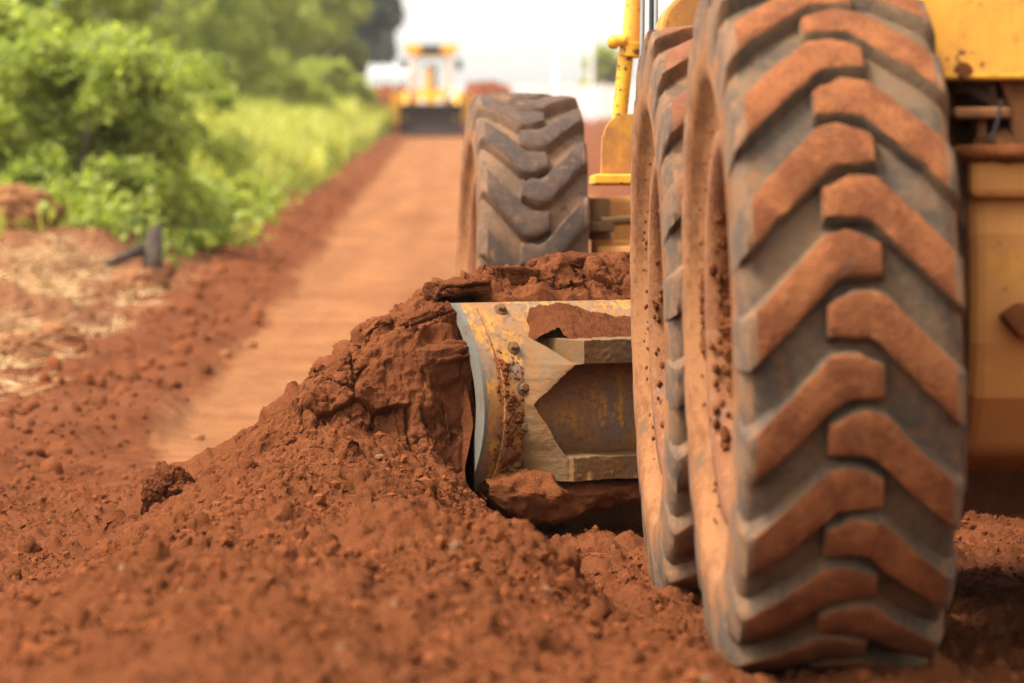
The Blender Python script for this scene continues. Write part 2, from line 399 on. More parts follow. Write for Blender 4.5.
def build_heap():
    xs = np.concatenate([np.arange(-1.9, -1.3, .01), np.arange(-1.3, .5, .0045), np.arange(.5, 1.4, .01)]); ys = np.concatenate([np.arange(4.3, 8.0, .011), np.arange(8.0, 10.8, .006)])
    X, Y = np.meshgrid(xs, ys)
    h, pile, wind = heap_h(X, Y)
    A = surf_grid(X, Y, ground_z(X, Y)+wind, wind > -.03, np.zeros(X.shape))
    aa = np.concatenate([np.arange(-1.3, -.6, .0065), np.arange(-.6, .05, .0042), np.arange(.05, .75, .006), np.arange(.75, 2.3, .015)]); ss = np.concatenate([np.arange(-1.1, -.16, .016), np.arange(-.16, -.04, .003), np.arange(-.04, .20, .0016), np.arange(.2, .30, .003), np.arange(.30, .7, .012)])
    Aa, Ss = np.meshgrid(aa, ss)
    X2 = BL.x+Aa*CA+Ss*SA; Y2 = BL.y+Aa*SA-Ss*CA
    ph = pile_h(Aa, Ss)
    keep = (ph > -.05) & ~((Aa > .01) & (Ss > -.03))
    keep &= ~((Aa > -.03) & (Ss > .12))
    bl = sstep(-.62, -.36, Aa+.15*gnoise(Aa*3, Ss*3, 78))
    damp = 1-sstep(-.06, 0, Aa)*sstep(-.11, -.06, Ss)
    damp = damp*(1-.6*sstep(-.10, -.01, Aa)*sstep(-.05, .02, Ss))
    B = surf_grid(X2, Y2, ground_z(X2, Y2)+ph, keep, bl, damp)
    V = np.concatenate([A[0], B[0]]); Fc = np.concatenate([A[1], B[1]+len(A[0])])
    o = mesh('soil_windrow', V, Fc, M_soil)
    x = np.concatenate([A[2], B[2]]); y = np.concatenate([A[3], B[3]]); bb = np.concatenate([A[4], B[4]])
    n = fbm(x*2, y*2, 3, 55)
    C = np.array([.150, .0475, .0165])*(1+.2*n[:, None])
    C = C+(np.array([.184, .060, .0225])-C)*(bb*.6)[:, None]
    attach_col(o, C)
    tag(o, 'long windrow of loose crumbly red soil rolling off the end of the grader blade', 'soil heap', kind='stuff')
build_ground(); build_heap()
def surf_z(x, y):
    x = np.atleast_1d(np.asarray(x, float)); y = np.atleast_1d(np.asarray(y, float))
    h, p, w = heap_h(x, y); g = ground_z(x, y)
    z = g+h
    return np.where(h > -.02, np.maximum(g, z+soil_disp(x, y, z, np.zeros(x.shape))), g)

# clods --------------------------------------------------------------
def ico(sub):
    bm = bmesh.new(); bmesh.ops.create_icosphere(bm, subdivisions=sub, radius=1)
    v = np.array([p.co[:] for p in bm.verts]); f = [[q.index for q in fa.verts] for fa in bm.faces]; bm.free()
    return v, f
IC1, IF1 = ico(1); IC4, IF4 = ico(6)
def build_crumbs():
    N = 60000
    y = 5.6+8.2*RNG.beta(1.3, 1.3, N*3); x = RNG.uniform(-.155, .15, N*3)*y
    h, p, w = heap_h(x, y)
    pr = np.where(h > .02, 1.0, .7)*sstep(-.35, .4, gnoise(x*4.7, y*4.7, 177))*(p < w-.02)
    k = RNG.uniform(0, 1, N*3) < pr; x = x[k][:N]; y = y[k][:N]; n = len(x)
    sz = np.clip(.0016*(RNG.pareto(2.1, n)+1), .0016, .016); z = surf_z(x, y)
    m = len(IC1)
    V = IC1[None]*(sz[:, None]*RNG.uniform(.7, 1.25, (n, 3)))[:, None, :]*(1+RNG.uniform(-.3, .3, (n, m, 1)))+np.stack([x, y, z+sz*.2], 1)[:, None, :]
    Fc = (np.array(IF1)[None]+(np.arange(n)*m)[:, None, None]).reshape(-1, 3)
    C = np.array([.165, .051, .0175])[None]*RNG.uniform(.9, 1.5, (n, 1))
    C = np.where(RNG.uniform(0, 1, (n, 1)) < .012, np.array([[.24, .125, .065]])*RNG.uniform(.7, 1.2, (n, 1)), C)
    o = mesh('soil_crumbs', V.reshape(-1, 3), Fc, M_soil, smooth=False)
    attach_col(o, np.repeat(C, m, 0))
    tag(o, 'countless small crumbs of red soil strewn over windrow and track', 'soil crumbs', kind='stuff')
build_crumbs()
def build_far_clods():
    n = 4500
    y = 13+RNG.beta(1, 2, n)*50; q = RNG.uniform(-.85, 1.8, n); x = (-2.5-.019*(y-18.7))-q
    x = np.where(RNG.uniform(0, 1, n) < .05, lane_off(y)+RNG.normal(-.15, .10, n), x)
    sz = np.clip(.008*(RNG.pareto(1.9, n)+1), .008, .045); z = ground_z(x, y); m = len(IC1)
    V = IC1[None]*(sz[:, None]*RNG.uniform(.7, 1.3, (n, 3)))[:, None, :]*(1+RNG.uniform(-.3, .3, (n, m, 1)))+np.stack([x, y, z+sz*.2], 1)[:, None, :]
    Fc = (np.array(IF1)[None]+(np.arange(n)*m)[:, None, None]).reshape(-1, 3)
    o = mesh('roadside_clods', V.reshape(-1, 3), Fc, M_soil, smooth=True)
    C = soil_color(x, y)*RNG.uniform(.85, 1.5, (n, 1)); attach_col(o, np.repeat(C, m, 0))
    tag(o, 'countless loose clods strewn along the road edge and verge', 'soil clods', kind='stuff')
build_far_clods()
def clod(name, loc, size, seed, label, cat, mat=M_clod, rough=.25, rz=0, group=None, parent=None, cell=2.2, flat=0):
    v = IC4.copy()
    d = v/np.linalg.norm(v, axis=1)[:, None]
    n = fbm(d[:, 0]*1.4+seed, d[:, 1]*1.4+d[:, 2]*1.9, 4, seed)+.6*fbm(d[:, 2]*2+seed, d[:, 0]*2-d[:, 1], 3, seed+3)
    w1, w2, wh = worley(d[:, 0]*cell+d[:, 2]*.8+seed, d[:, 1]*cell+d[:, 2]*cell, seed+7)
    r = 1+rough*n+rough*.5*(wh-.5)-rough*.5*sstep(.09, 0, w2-w1)+.06*rough/.25*fbm(d[:, 0]*9+seed, d[:, 1]*9+d[:, 2]*9, 3, seed+5)
    v = d*r[:, None]
    r0 = max(size); pm = v*r0
    v = v*(1+.10*fbm3(pm[:, 0]*40+seed, pm[:, 1]*40, pm[:, 2]*40, 4, seed+21, .65)*min(1, .08/r0+.3))[:, None]
    if flat: v[:, 2] = np.sign(v[:, 2])*np.abs(v[:, 2])**(1-flat)
    v = v*np.array(size)
    o = mesh(name, v, IF4, mat, parent, loc=loc); o.rotation_euler = (0, 0, rz)
    if label: tag(o, label, cat, group)
    return o

# ------------------------------------------------------------------ the motor grader
MO = Vector((.575, 7.17, 0))
RZ = Matrix.Rotation(-TH, 4, 'Z')
G = empty('motor_grader', MO, TH)
tag(G, 'yellow mud caked motor grader with chevron tyres and blade cutting red soil', 'motor grader')
def loc(v): return RZ @ (Vector(v)-MO)
def PL(px, py, d): return loc(P(px, py, d))
R = .675
def lathe_faces(np_, n):
    f = []
    for i in range(n):
        for j in range(np_-1):
            a = i*np_+j; b = ((i+1) % n)*np_+j
            f.append((a, b, b+1, a+1))
    return f
def lathe(prof, n=120):
    V = []
    for i in range(n):
        t = 2*math.pi*i/n
        for u, r in prof: V.append((u, -r*math.cos(t), r*math.sin(t)))
    return V, lathe_faces(len(prof), n)
def make_tyre(parent, mats, left0, flip=1, nl=20, hl=.034, seed=0):
    vsc = 20./nl
    half = [(0, R-hl), (.09, R-hl-.001), (.15, R-hl-.004), (.178, R-hl-.010), (.192, R-.064), (.199, R-.105), (.203, .53), (.203, .51), (.199, .486), (.192, .474), (.18, .464), (.168, .44), (.158, .41), (.15, .375)]
    prof = [(-u, r) for u, r in half[::-1]]+half[1:]
    V, Fc = lathe(prof, 144)
    npf = len(prof); mi = []
    for i in range(144):
        for j in range(npf-1):
            um = abs(prof[j][0]+prof[j+1][0])/2; rm = (prof[j][1]+prof[j+1][1])/2
            mi.append(2 if rm < .56 and um > .15 else (3 if um > .18 else 0))
    V = list(V)
    us = np.concatenate([[-.203, -.201, -.196, -.186, -.174], np.linspace(-.15, .036, 12), [.046, .051, .055]])
    uh = np.concatenate([[0, .45, .8, .97, 1], np.ones(12), [.97, .7, 0]])
    rr = random.Random(seed); wn_ = np.random.default_rng(seed)
    for side in (-1, 1):
        for k in range(nl):
            phi0 = math.radians(left0)+2*math.pi*(k+(.5 if side > 0 else 0))/nl
            b0 = len(V)
            jit = rr.uniform(-.006, .006); wob = wn_.normal(0, .0016, (len(us), 10)); chip = .010*sstep(.45, .8, gnoise(us*22+k*7.7, us*0+side, seed))
            for iu, u in enumerate(us):
                vl = np.interp(u, [-.205, -.185, -.026, .06], [-.176, -.169, -.006, -.004])+jit*.6
                vu = np.interp(u, [-.205, -.185, -.05, -.005, .05], [-.084, -.076, .070, .078, .050])+jit*.6
                ht = uh[iu]
                bev = .0045; dr = .009
                vs = [(vl-dr-.004, 0), (vl-dr*.5, .55), (vl, .93), (vl+bev, 1), (vl+(vu-vl)*.35, 1), (vl+(vu-vl)*.65, 1), (vu-bev, 1), (vu, .93), (vu+dr*.5, .55), (vu+dr+.004, 0)]
                vs = [(v+wob[iu, jj]*(jj < 9)+(chip[iu] if jj < 4 else 0), hv) for jj, (v, hv) in enumerate(vs)]
                for v, hv in vs:
                    h = min(ht, hv)
                    au = abs(u)
                    rtop = R-.010*(min(au, .178)/.2)**2-np.interp(au, [.174, .186, .196, .201, .203], [0, .002, .016, .05, .085])
                    rbot = np.interp(au, [0, .15, .178, .192, .199, .203], [R-hl, R-hl-.004, R-hl-.010, R-.064, R-.105, R-.145])-.004
                    r = rbot+(rtop-rbot)*h
                    if h == 1: r += rr.uniform(-.0012, .0012)
                    ph = phi0+flip*v*vsc/R
                    V.append((u*(-side), -r*math.cos(ph), r*math.sin(ph)))
            nv = 10
            for iu in range(len(us)-1):
                for j in range(nv-1):
                    a = b0+iu*nv+j; q = (a, a+1, a+nv+1, a+nv)
                    Fc.append(q if side*flip < 0 else q[::-1])
                    top = 1 <= j <= 7 and (3 <= iu <= 17)
                    mi.append(1 if (2 <= j <= 6 and 4 <= iu <= 17) else (3 if iu < 4 else 0))
    o = mesh('tyre', V, Fc, mats, parent, mi=mi)
    e = o.modifiers.new('edges', 'EDGE_SPLIT'); e.split_angle = math.radians(50)
    return o
def make_wheel(loc_, rz, mats, left0, flip, seed, mudpts, bands=(), hl=.034):
    prof = [(.15, .37), (.165, .385), (.172, .378), (.170, .345), (.15, .325), (-.02, .315), (-.15, .325), (-.170, .345), (-.172, .378), (-.165, .385), (-.152, .372), (-.148, .345), (-.12, .325), (-.07, .318), (-.045, .30), (-.04, .22), (-.06, .19), (-.075, .17), (-.078, .12), (-.12, .115), (-.135, .10), (-.137, .0)]
    V, Fc = lathe(prof, 72)
    w = mesh('wheel', V, Fc, M_rim, G, loc=loc_); w.rotation_euler = (0, math.radians(-1.2 if flip > 0 else 1.2), rz)
    w['label'] = 'dust coated rear wheel' if flip == 1 else 'front steering wheel'
    make_tyre(w, mats, left0, flip, seed=seed, hl=hl, nl=20 if flip > 0 else 17)
    vv = []; ff = []
    for p0, p1, rc, uc, th in bands:
        ph = np.radians(np.arange(p0, p1, .4)); tt = np.linspace(0, 2*np.pi, 26)
        A_, T_ = np.meshgrid(ph, tt); e = np.sin(np.pi*(A_-ph[0])/(ph[-1]-ph[0]))**.35
        rad = th*e*(1+.9*fbm3(A_*14, np.cos(T_)*.6, np.sin(T_)*.6+seed, 4, 311, .6))
        rad = rad+.005*fbm3(A_*60, np.cos(T_)*2, np.sin(T_)*2, 3, 312)
        rr_ = rc+rad*np.sin(T_)*1.2+.006*gnoise(A_*9, A_*0, 5); uu_ = uc+rad*np.cos(T_)
        V_ = np.stack([uu_, -rr_*np.cos(A_), rr_*np.sin(A_)], -1).reshape(-1, 3)
        ff += (grid_faces(*A_.shape)+len(vv)).tolist(); vv += V_.tolist()
    rr = random.Random(seed+5)
    vb, fb = ico(3)
    for phi, u, r, sz in mudpts:
        nz = 1+.8*fbm3(vb[:, 0]*1.3+phi*7, vb[:, 1]*1.3, vb[:, 2]*1.3, 4, seed, .65)
        q = vb*nz[:, None]*np.array([sz*.7, sz, sz])
        q = q+np.array([u, -r*math.cos(phi), r*math.sin(phi)])
        ff += [[i+len(vv) for i in t] for t in fb]; vv += q.tolist()
    if vv: tag(mesh('caked_mud', vv, ff, M_mud, w), kind='stuff')
    return w
rr = random.Random(3)
def mud_set(n, lo, hi, r0, r1, u0, u1, s0, s1):
    return [(math.radians(rr.uniform(lo, hi)), rr.uniform(u0, u1), rr.uniform(r0, r1), rr.uniform(s0, s1)) for _ in range(n)]
mud1 = mud_set(160, 130, 235, .318, .335, -.165, -.07, .003, .012)+mud_set(26, 166, 214, .385, .412, -.168, -.152, .002, .006)+mud_set(120, 165, 190, .40, .43, -.172, -.16, .004, .012)+mud_set(60, 100, 250, .35, .44, -.18, -.15, .002, .006)+mud_set(20, 120, 160, .39, .42, -.17, -.155, .002, .006)
mud2 = mud_set(40, 120, 240, .38, .44, -.18, -.16, .002, .006)+mud_set(90, 130, 235, .318, .335, -.165, -.08, .003, .010)
make_wheel((0, 0, R-.024), 0, [M_rub, M_lug, M_side, M_sh], -9.3, 1, 1, mud1, [(150, 214, .338, -.128, .022), (110, 150, .335, -.11, .012)])
make_wheel((0, 1.55, R-.022), 0, [M_rub2, M_lugm, M_side, M_sh], -3, 1, 2, mud2, [(140, 172, .335, -.13, .010), (188, 225, .335, -.13, .014)])
fw = loc((.03, 14.0, 0)); 
make_wheel((fw.x, fw.y, .735), math.radians(2.6), [M_rub3, M_lug2, M_side, M_rub3], -2, -1, 3, [], hl=.046)

# tandem case inside the wheels: long rounded box
bm = bmesh.new()
pts = [(-.46, .02), (-.50, .12), (-.50, .24), (-.44, .34), (-.30, .40), (2.0, .40), (2.14, .34), (2.2, .24), (2.2, .12), (2.14, .02), (2.0, -.12), (1.5, -.19), (.1, -.19), (-.3, -.12)]
tz = .545
add_prism(bm, [(y, z+tz) for y, z in [(-.34, -.02), (-.37, .08), (-.37, .28), (-.33, .385), (-.2, .41), (2.0, .41), (2.14, .34), (2.2, .2), (2.14, .02), (1.95, -.12), (1.5, -.17), (0, -.17), (-.24, -.13)]], 'x', .245, .62)
case = bm_obj('tandem_case', bm, M_yeld, G, bevel=.03, seg=3)
bm = bmesh.new(); add_box(bm, (.243, -.385, tz+.345), (.64, .3, tz+.425)); bm_obj('case_lid', bm, M_yeld, case, bevel=.015)
bm = bmesh.new(); add_box(bm, (.232, -.33, .35), (.247, 2.1, .98)); bm_obj('seal_plate', bm, M_dark, case, bevel=.004)
bm = bmesh.new()
c = PL(1030, 325, 6.78); add_prism(bm, [(p.x, p.z) for p in [PL(1003, 316, 6.75), PL(1022, 303, 6.75), PL(1060, 305, 6.75), PL(1060, 342, 6.75), PL(1022, 338, 6.75)]], 'y', c.y-.02, c.y+.1)
bm_obj('mounting_lug', bm, M_mud, case, bevel=.006)
# dirt lying on the case
vv = []; ff = []; vb, fb = ico(2)
for i in range(420):
    x = rr.uniform(.245, .63); y = rr.uniform(-.39, .1); z = tz+.425; s = rr.uniform(.006, .026)
    q = vb*(1+.3*fbm(vb[:, 0]*1.6+i, vb[:, 1]*1.6+vb[:, 2], 3, i))[:, None]*np.array([s*1.6, s*1.4, s*.8])+np.array([x, y, z])
    ff += [[k+len(vv) for k in t] for t in fb]; vv += q.tolist()
tag(mesh('caked_dirt', vv, ff, M_mud, case), kind='stuff')
bm = bmesh.new(); add_box(bm, (.66, -.25, .33), (2.0, 2.1, .95)); bm_obj('axle_shade_box', bm, M_dark, G, bevel=.04)  # unseen box added to block light and darken the ground under the machine
# engine housing and rear panel
pc = PL(922, 80, 6.95); px0 = PL(900, 80, 6.95).x
zb = pc.z
bm = bmesh.new(); add_box(bm, (px0, pc.y, zb), (px0+1.5, pc.y+.03, 2.1)); panel = bm_obj('engine_panel', bm, M_yel2, G, bevel=.008)
bm = bmesh.new(); q = PL(966, 71, 6.92); add_tube(bm, (q.x, pc.y+.005, q.z), (q.x, pc.y-.018, q.z), .013, .012, 6); add_tube(bm, (q.x, pc.y+.005, q.z), (q.x, pc.y-.005, q.z), .018, .018, 14); bm_obj('bolt', bm, M_mud, panel)
bm = bmesh.new(); a_ = PL(1012, 71, 6.92); add_tube(bm, (a_.x+.06, pc.y+.005, a_.z), (a_.x+.06, pc.y-.018, a_.z), .013, .012, 6); bm_obj('bolt', bm, M_mud, panel)
bm = bmesh.new(); add_box(bm, (px0, pc.y-.006, zb+.003), (px0+1.5, pc.y-.0005, zb+.012)); bm_obj('lower_hem', bm, M_yelrust, panel, bevel=.002)
bm = bmesh.new(); add_box(bm, (px0+.01, pc.y+.03, zb+.01), (px0+1.49, pc.y+2.6, 2.08)); bm_obj('engine_housing', bm, M_yel, G, bevel=.03)
# underframe bits seen between the panel and the case
bm = bmesh.new()
a = PL(948, 80, 7.25); b = PL(948, 160, 7.25)
def pb(x0, y0, x1, y1, d, depth):
    A = PL(x0, y1, d); B = PL(x1, y0, d); return (A.x, A.y, A.z), (B.x, A.y+depth, B.z)
add_box(bm, *pb(935, 84, 958, 165, 7.12, .3)); add_box(bm, *pb(955, 107, 1012, 118, 6.93, .3)); add_box(bm, *pb(977, 116, 987, 165, 6.98, .10))
add_box(bm, *pb(955, 122, 977, 165, 7.2, .1)); add_box(bm, *pb(958, 92, 1012, 108, 7.15, .12)); add_box(bm, *pb(985, 118, 1030, 165, 7.35, .1))
bm_obj('underframe_bracket', bm, M_side, G, bevel=.006)
bm = bmesh.new()
add_prism(bm, [(p.x, p.z) for p in [PL(996, 70, 7.0), PL(1090, 70, 7.0), PL(1090, 165, 7.0), PL(1018, 165, 7.0), PL(1011, 150, 7.0), PL(1010, 110, 7.0), PL(1004, 92, 7.0)]], 'y', pc.y+.04, pc.y+.16)
bm_obj('hitch_plate', bm, M_side, G, bevel=.008)
bm = bmesh.new(); A = PL(986, 154, 6.98); B = PL(1030, 134, 7.1); add_tube(bm, A, B, .035, .03, 18); bm_obj('drive_pipe', bm, M_side, G, smooth=False)
bm = bmesh.new()
for k in range(8):
    t0 = k/8; t1 = (k+1)/8
    f = lambda t: PL(990+10*t+3*math.sin(t*3), 140-40*t, 6.9)
    add_tube(bm, f(t0), f(t1), .003, .003, 6)
bm_obj('cable', bm, M_hose, G)
for k_, (x0, y0, x1, y1) in enumerate([(962, 84, 1030, 104), (990, 84, 1000, 160)]):
    bm = bmesh.new(); A = PL(x0, y0, 7.02); B = PL(x1, y1, 7.02); add_tube(bm, A, (A+B)/2+Vector((0, 0, -.02)), .011, .011, 10); add_tube(bm, (A+B)/2+Vector((0, 0, -.02)), B, .011, .011, 10); bm_obj('hydraulic_hose', bm, M_dark, G)
# main frame beam and front axle
bm = bmesh.new()
add_box(bm, (.95, 2.5, 1.35), (1.25, 7.2, 1.7)); bm_obj('main_frame', bm, M_yel, G, bevel=.03)
ax = fw.y
bm = bmesh.new()
add_box(bm, (fw.x+.30, ax-.10, .62), (fw.x+2.0, ax+.10, .86)); bm_obj('front_axle', bm, M_yeld, G, bevel=.02)
bm = bmesh.new()
def kp(px, py, d): return PL(px, py, d)
add_tube(bm, kp(598, 240, 13.6), kp(598, 198, 13.6), .05, .045, 18); add_tube(bm, kp(598, 222, 13.55), kp(598, 232, 13.55), .062, .062, 18)
bm_obj('steering_knuckle', bm, M_rail, G, bevel=.006)
bm = bmesh.new(); add_tube(bm, kp(600, 222, 13.5), kp(660, 218, 13.7), .017, .017, 12); bm_obj('tie_rod', bm, M_rail, G)
bm = bmesh.new(); add_box(bm, *pb(592, 232, 614, 262, 13.7, .1)); bm_obj('axle_stop', bm, M_yeld, G, bevel=.012)
bm = bmesh.new(); add_box(bm, *pb(604, 196, 665, 262, 14.0, .2)); bm_obj('axle_beam_end', bm, M_yeld, G, bevel=.02)
bm = bmesh.new(); add_box(bm, *pb(596, 246, 640, 275, 13.5, .12)); bm_obj('axle_foot', bm, M_yeld, G, bevel=.02)
# blade lift bracket plate with rounded top
bd = 12.2
pts = []
for p in [(601, 178), (602, 150), (602.5, 135)]: pts.append(p)
for k in range(9):
    t = math.pi+math.pi/2*k/8
    pts.append((627+23*math.cos(t), 137+23*math.sin(t)))
pts += [(660, 112), (660, 178)]
bm = bmesh.new(); qs = [PL(x, y, bd) for x, y in pts]
add_prism(bm, [(p.x, p.z) for p in qs], 'y', qs[0].y, qs[0].y+.05); br = bm_obj('lift_bracket', bm, M_yel, G, bevel=.007)
bm = bmesh.new(); add_box(bm, *pb(594, 174, 662, 184, bd-.08, .26)); bm_obj('bracket_flange', bm, M_yelrust, br, bevel=.006)
bm = bmesh.new(); p_ = PL(655, 150, bd); add_box(bm, (p_.x, p_.y-.02, p_.z-.10), (1.0, p_.y+.09, p_.z+.10)); add_box(bm, (.96, p_.y-.015, p_.z-.08), (1.1, p_.y+.085, 1.40)); bm_obj('lift_arm', bm, M_yel, G, bevel=.01)
# hydraulic cylinder
bm = bmesh.new(); hd = 12.5
add_tube(bm, PL(616, 152, hd), PL(626, 56, hd), .0255, .0255, 24); cyl = bm_obj('hydraulic_cylinder', bm, M_yelrust, G)
bm = bmesh.new(); add_tube(bm, PL(630, 50, hd), PL(641, -80, hd), .03, .03, 24); bm_obj('barrel', bm, M_yel2, cyl)
bm = bmesh.new(); add_tube(bm, PL(629, 57, hd-.005), PL(631, 42, hd-.005), .036, .034, 24); bm_obj('collar', bm, M_yelrust, cyl, bevel=.004)
bm = bmesh.new(); add_tube(bm, PL(626, 40, hd-.03), PL(615, 41, hd-.03), .02, .02, 16)
bmesh.ops.create_uvsphere(bm, u_segments=14, v_segments=8, radius=.024, matrix=Matrix.Translation(PL(614, 42, hd-.03)))
bm_obj('port_fitting', bm, M_yelrust, cyl)
bm = bmesh.new(); add_tube(bm, PL(641, 130, 11.6), PL(644, -80, 11.6), .0075, .0075, 12); bm_obj('steel_line', bm, M_chrome, G)
bm = bmesh.new(); add_tube(bm, PL(651, 130, 11.5), PL(652, -80, 11.5), .008, .008, 12); bm_obj('hydraulic_hose', bm, M_hose, G)
bm = bmesh.new(); add_tube(bm, PL(656, 130, 11.4), PL(657, -80, 11.4), .005, .005, 12); bm_obj('lift_rod', bm, M_chrome, G)
bm = bmesh.new()
c = PL(712, 30, 11.0); pr = []
for k in range(25):
    t = math.pi*k/24; pr.append((c.x+.15*math.cos(t), c.z+.13*math.sin(t)))
add_prism(bm, pr+[(c.x-.15, c.z-.3), (c.x+.15, c.z-.3)], 'y', c.y, c.y+.25); bm_obj('saddle_housing', bm, M_yel, G, bevel=.012)

# ---- moldboard
def s_of(z):
    t = (.66-z)/.49; return .106*t+.476*t*(1-t)
mb_loc = loc(BL); mb_rz = AL-TH
LEN = 3.4
zs = np.linspace(.66, .135, 30)
def sheet(name, a0, a1, na, off_b, off_f, mats, parent, z=zs, **kw):
    V = []; Fc = []
    aa = np.linspace(a0, a1, na)
    n = len(z)
    def rise(a): return .012*max(0, a-.0)
    for a in aa:
        for q in z: V.append((a, -(s_of(q)+off_b), q+rise(a)))
        for q in z: V.append((a, -(s_of(q)+off_f), q+rise(a)))
    for i in range(na-1):
        b = i*2*n; c = b+2*n
        for j in range(n-1):
            Fc.append((b+j, b+j+1, c+j+1, c+j)); Fc.append((b+n+j, c+n+j, c+n+j+1, b+n+j+1))
        Fc.append((b, c, c+n, b+n)); Fc.append((b+n-1, b+2*n-1, c+2*n-1, c+n-1))
    for b, fl in ((0, 1), ((na-1)*2*n, 0)):
        for j in range(n-1):
            q = (b+j, b+n+j, b+n+j+1, b+j+1); Fc.append(q if fl else q[::-1])
    o = mesh(name, V, Fc, mats, parent, smooth=True, **kw)
    e = o.modifiers.new('edges', 'EDGE_SPLIT'); e.split_angle = math.radians(40)
    return o
mb = sheet('moldboard', .012, LEN, 40, 0, -.022, M_blade, G)
mb.location = mb_loc; mb.rotation_euler = (0, 0, mb_rz)
mb['label'] = 'scraped yellow blade with worn grey end'
sheet('end_bit', 0, .26, 4, -.0225, -.05, M_edge, mb)
sheet('edge_lining', 0, .0115, 2, .001, -.022, M_edge, mb)
sheet('wear_strip', .058, .19, 6, .014, .0005, M_blade, mb, z=np.linspace(.648, .14, 28))
for px, z in ((.125, .640), (.115, .535), (.118, .425), (.118, .315), (.115, .205)):
    s = s_of(z); dz = .01; ang = math.atan2(s_of(z-dz)-s_of(z+dz), 2*dz)
    nrm = Vector((0, -math.cos(ang), math.sin(ang)))*1.0
    nrm = Vector((0, -math.cos(ang), -math.sin(ang))) if ang < 0 else Vector((0, -math.cos(ang), math.sin(ang)))
    p = Vector((px, -(s+.013), z))
    bm = bmesh.new(); add_tube(bm, p-nrm*.004, p+nrm*.005, .021, .02, 16); add_tube(bm, p, p+nrm*.018, .0145, .012, 6)
    bm_obj('bolt', bm, M_rail, mb, bevel=.002)
# slide rails with notched end plate
RT = LEN-.3
def casting():
    """worn cast end of the slide rail: gusset rising from the moldboard to two bars round a notched recess"""
    A_, Z_ = np.meshgrid(np.arange(.085, .66, .0016), np.arange(.145, .60, .0018))
    sm = s_of(Z_)
    aL = np.interp(Z_, [.145, .17, .30, .45, .575, .60], [.150, .140, .106, .118, .160, .170])+.004*gnoise(Z_*30, Z_*0, 7)
    aN = np.interp(Z_, [.166, .232, .378, .489, .50, .575], [.205, .205, .135, .226, .226, .166])
    sN = np.interp(Z_, [.166, .234, .378, .489, .575], [.290, .290, .232, .302, .10])
    t = np.clip((A_-aL)/np.maximum(aN-aL, .008), 0, 1)
    H = sm+(sN-sm)*(1-(1-t)**1.5)
    bar = sstep(.2295, .2345, A_)
    H = np.where(Z_ > .43, H*(1-bar)+.322*bar, H)
    bar2 = sstep(.205, .213, A_)
    H = np.where(Z_ < .30, H*(1-bar2)+.305*bar2, H)
    ztop = np.where(A_ > .232, .560, np.interp(A_, [.085, .160, .226], [.60, .578, .496])); zbot = np.interp(A_, [.085, .14, .2], [.15, .168, .164])
    edge = .0035
    wav = .003*gnoise(A_*16, Z_*16, 8)+.0012*gnoise(A_*60, Z_*60, 9)
    inn = np.minimum(np.minimum(ztop-Z_, Z_-zbot), (A_-aL)+.006)+wav
    cav = np.minimum(np.minimum((A_-aN)*.75, .487-Z_), Z_-.237)+wav
    m_in = sstep(-edge, edge, inn); m_c = sstep(-edge*1.3, edge*1.3, cav)
    s_ = H*(1-m_c)+(sm-.005)*m_c
    s_ = s_*m_in+(sm-.006)*(1-m_in)
    s_ = s_+m_in*(1-m_c)*(.004*fbm(A_*14, Z_*14, 4, 401)+.0022*fbm(A_*70, Z_*70, 3, 402)+.010*sstep(.25, .6, fbm(A_*11, Z_*9, 4, 403))*sstep(.34, .2, Z_))
    V = np.stack([A_, -s_, Z_+.012*A_], -1).reshape(-1, 3)
    o = mesh('slide_rail', V, grid_faces(*A_.shape), M_rail, mb)
    e = o.modifiers.new('edges', 'EDGE_SPLIT'); e.split_angle = math.radians(60)
casting()
bm = bmesh.new(); add_prism(bm, [(-.12, .563), (-.32, .568), (-.325, .56), (-.322, .495), (-.12, .495)], 'x', .655, RT); bm_obj('rail_bar', bm, M_rail, mb, bevel=.006)
bm = bmesh.new(); add_prism(bm, [(-.14, .243), (-.303, .243), (-.306, .172), (-.14, .170)], 'x', .655, RT); bm_obj('rail_bar', bm, M_rail, mb, bevel=.006)
# mud caked along the foot
def foot_mud():
    aa = np.arange(.02, 1.5, .006); tt = np.linspace(0, 2*np.pi, 60)
    A_, T_ = np.meshgrid(aa, tt)
    rs = np.interp(A_, [.02, .06, .18, .30, .5, 1.5], [.035, .08, .10, .09, .07, .06]); rz_ = np.interp(A_, [.02, .06, .16, .30, .42, 1.5], [.02, .05, .075, .055, .035, .03])
    zc = np.interp(A_, [.02, .1, .2, .3, 1.5], [.145, .138, .125, .132, .15]); sc = np.interp(A_, [.02, .1, .2, .3, 1.5], [.14, .16, .195, .20, .19])
    n = 1+.9*fbm3(A_*9, np.cos(T_)*.7, np.sin(T_)*.7, 3, 301)
    Sx = sc+rs*np.cos(T_)*n; Zx = zc+rz_*np.sin(T_)*n
    d = .022*fbm3(A_*26, Sx*26, Zx*26, 5, 302, .7); w1, w2, wh = worley3(A_*40, Sx*40, Zx*40, 303); d = d+.012*sstep(.5, .1, w1)*wh
    V = np.stack([A_, -(Sx+d*np.cos(T_)), Zx+d*np.sin(T_)], -1).reshape(-1, 3)
    return V.tolist(), grid_faces(*A_.shape).tolist()
vv, ff = foot_mud()
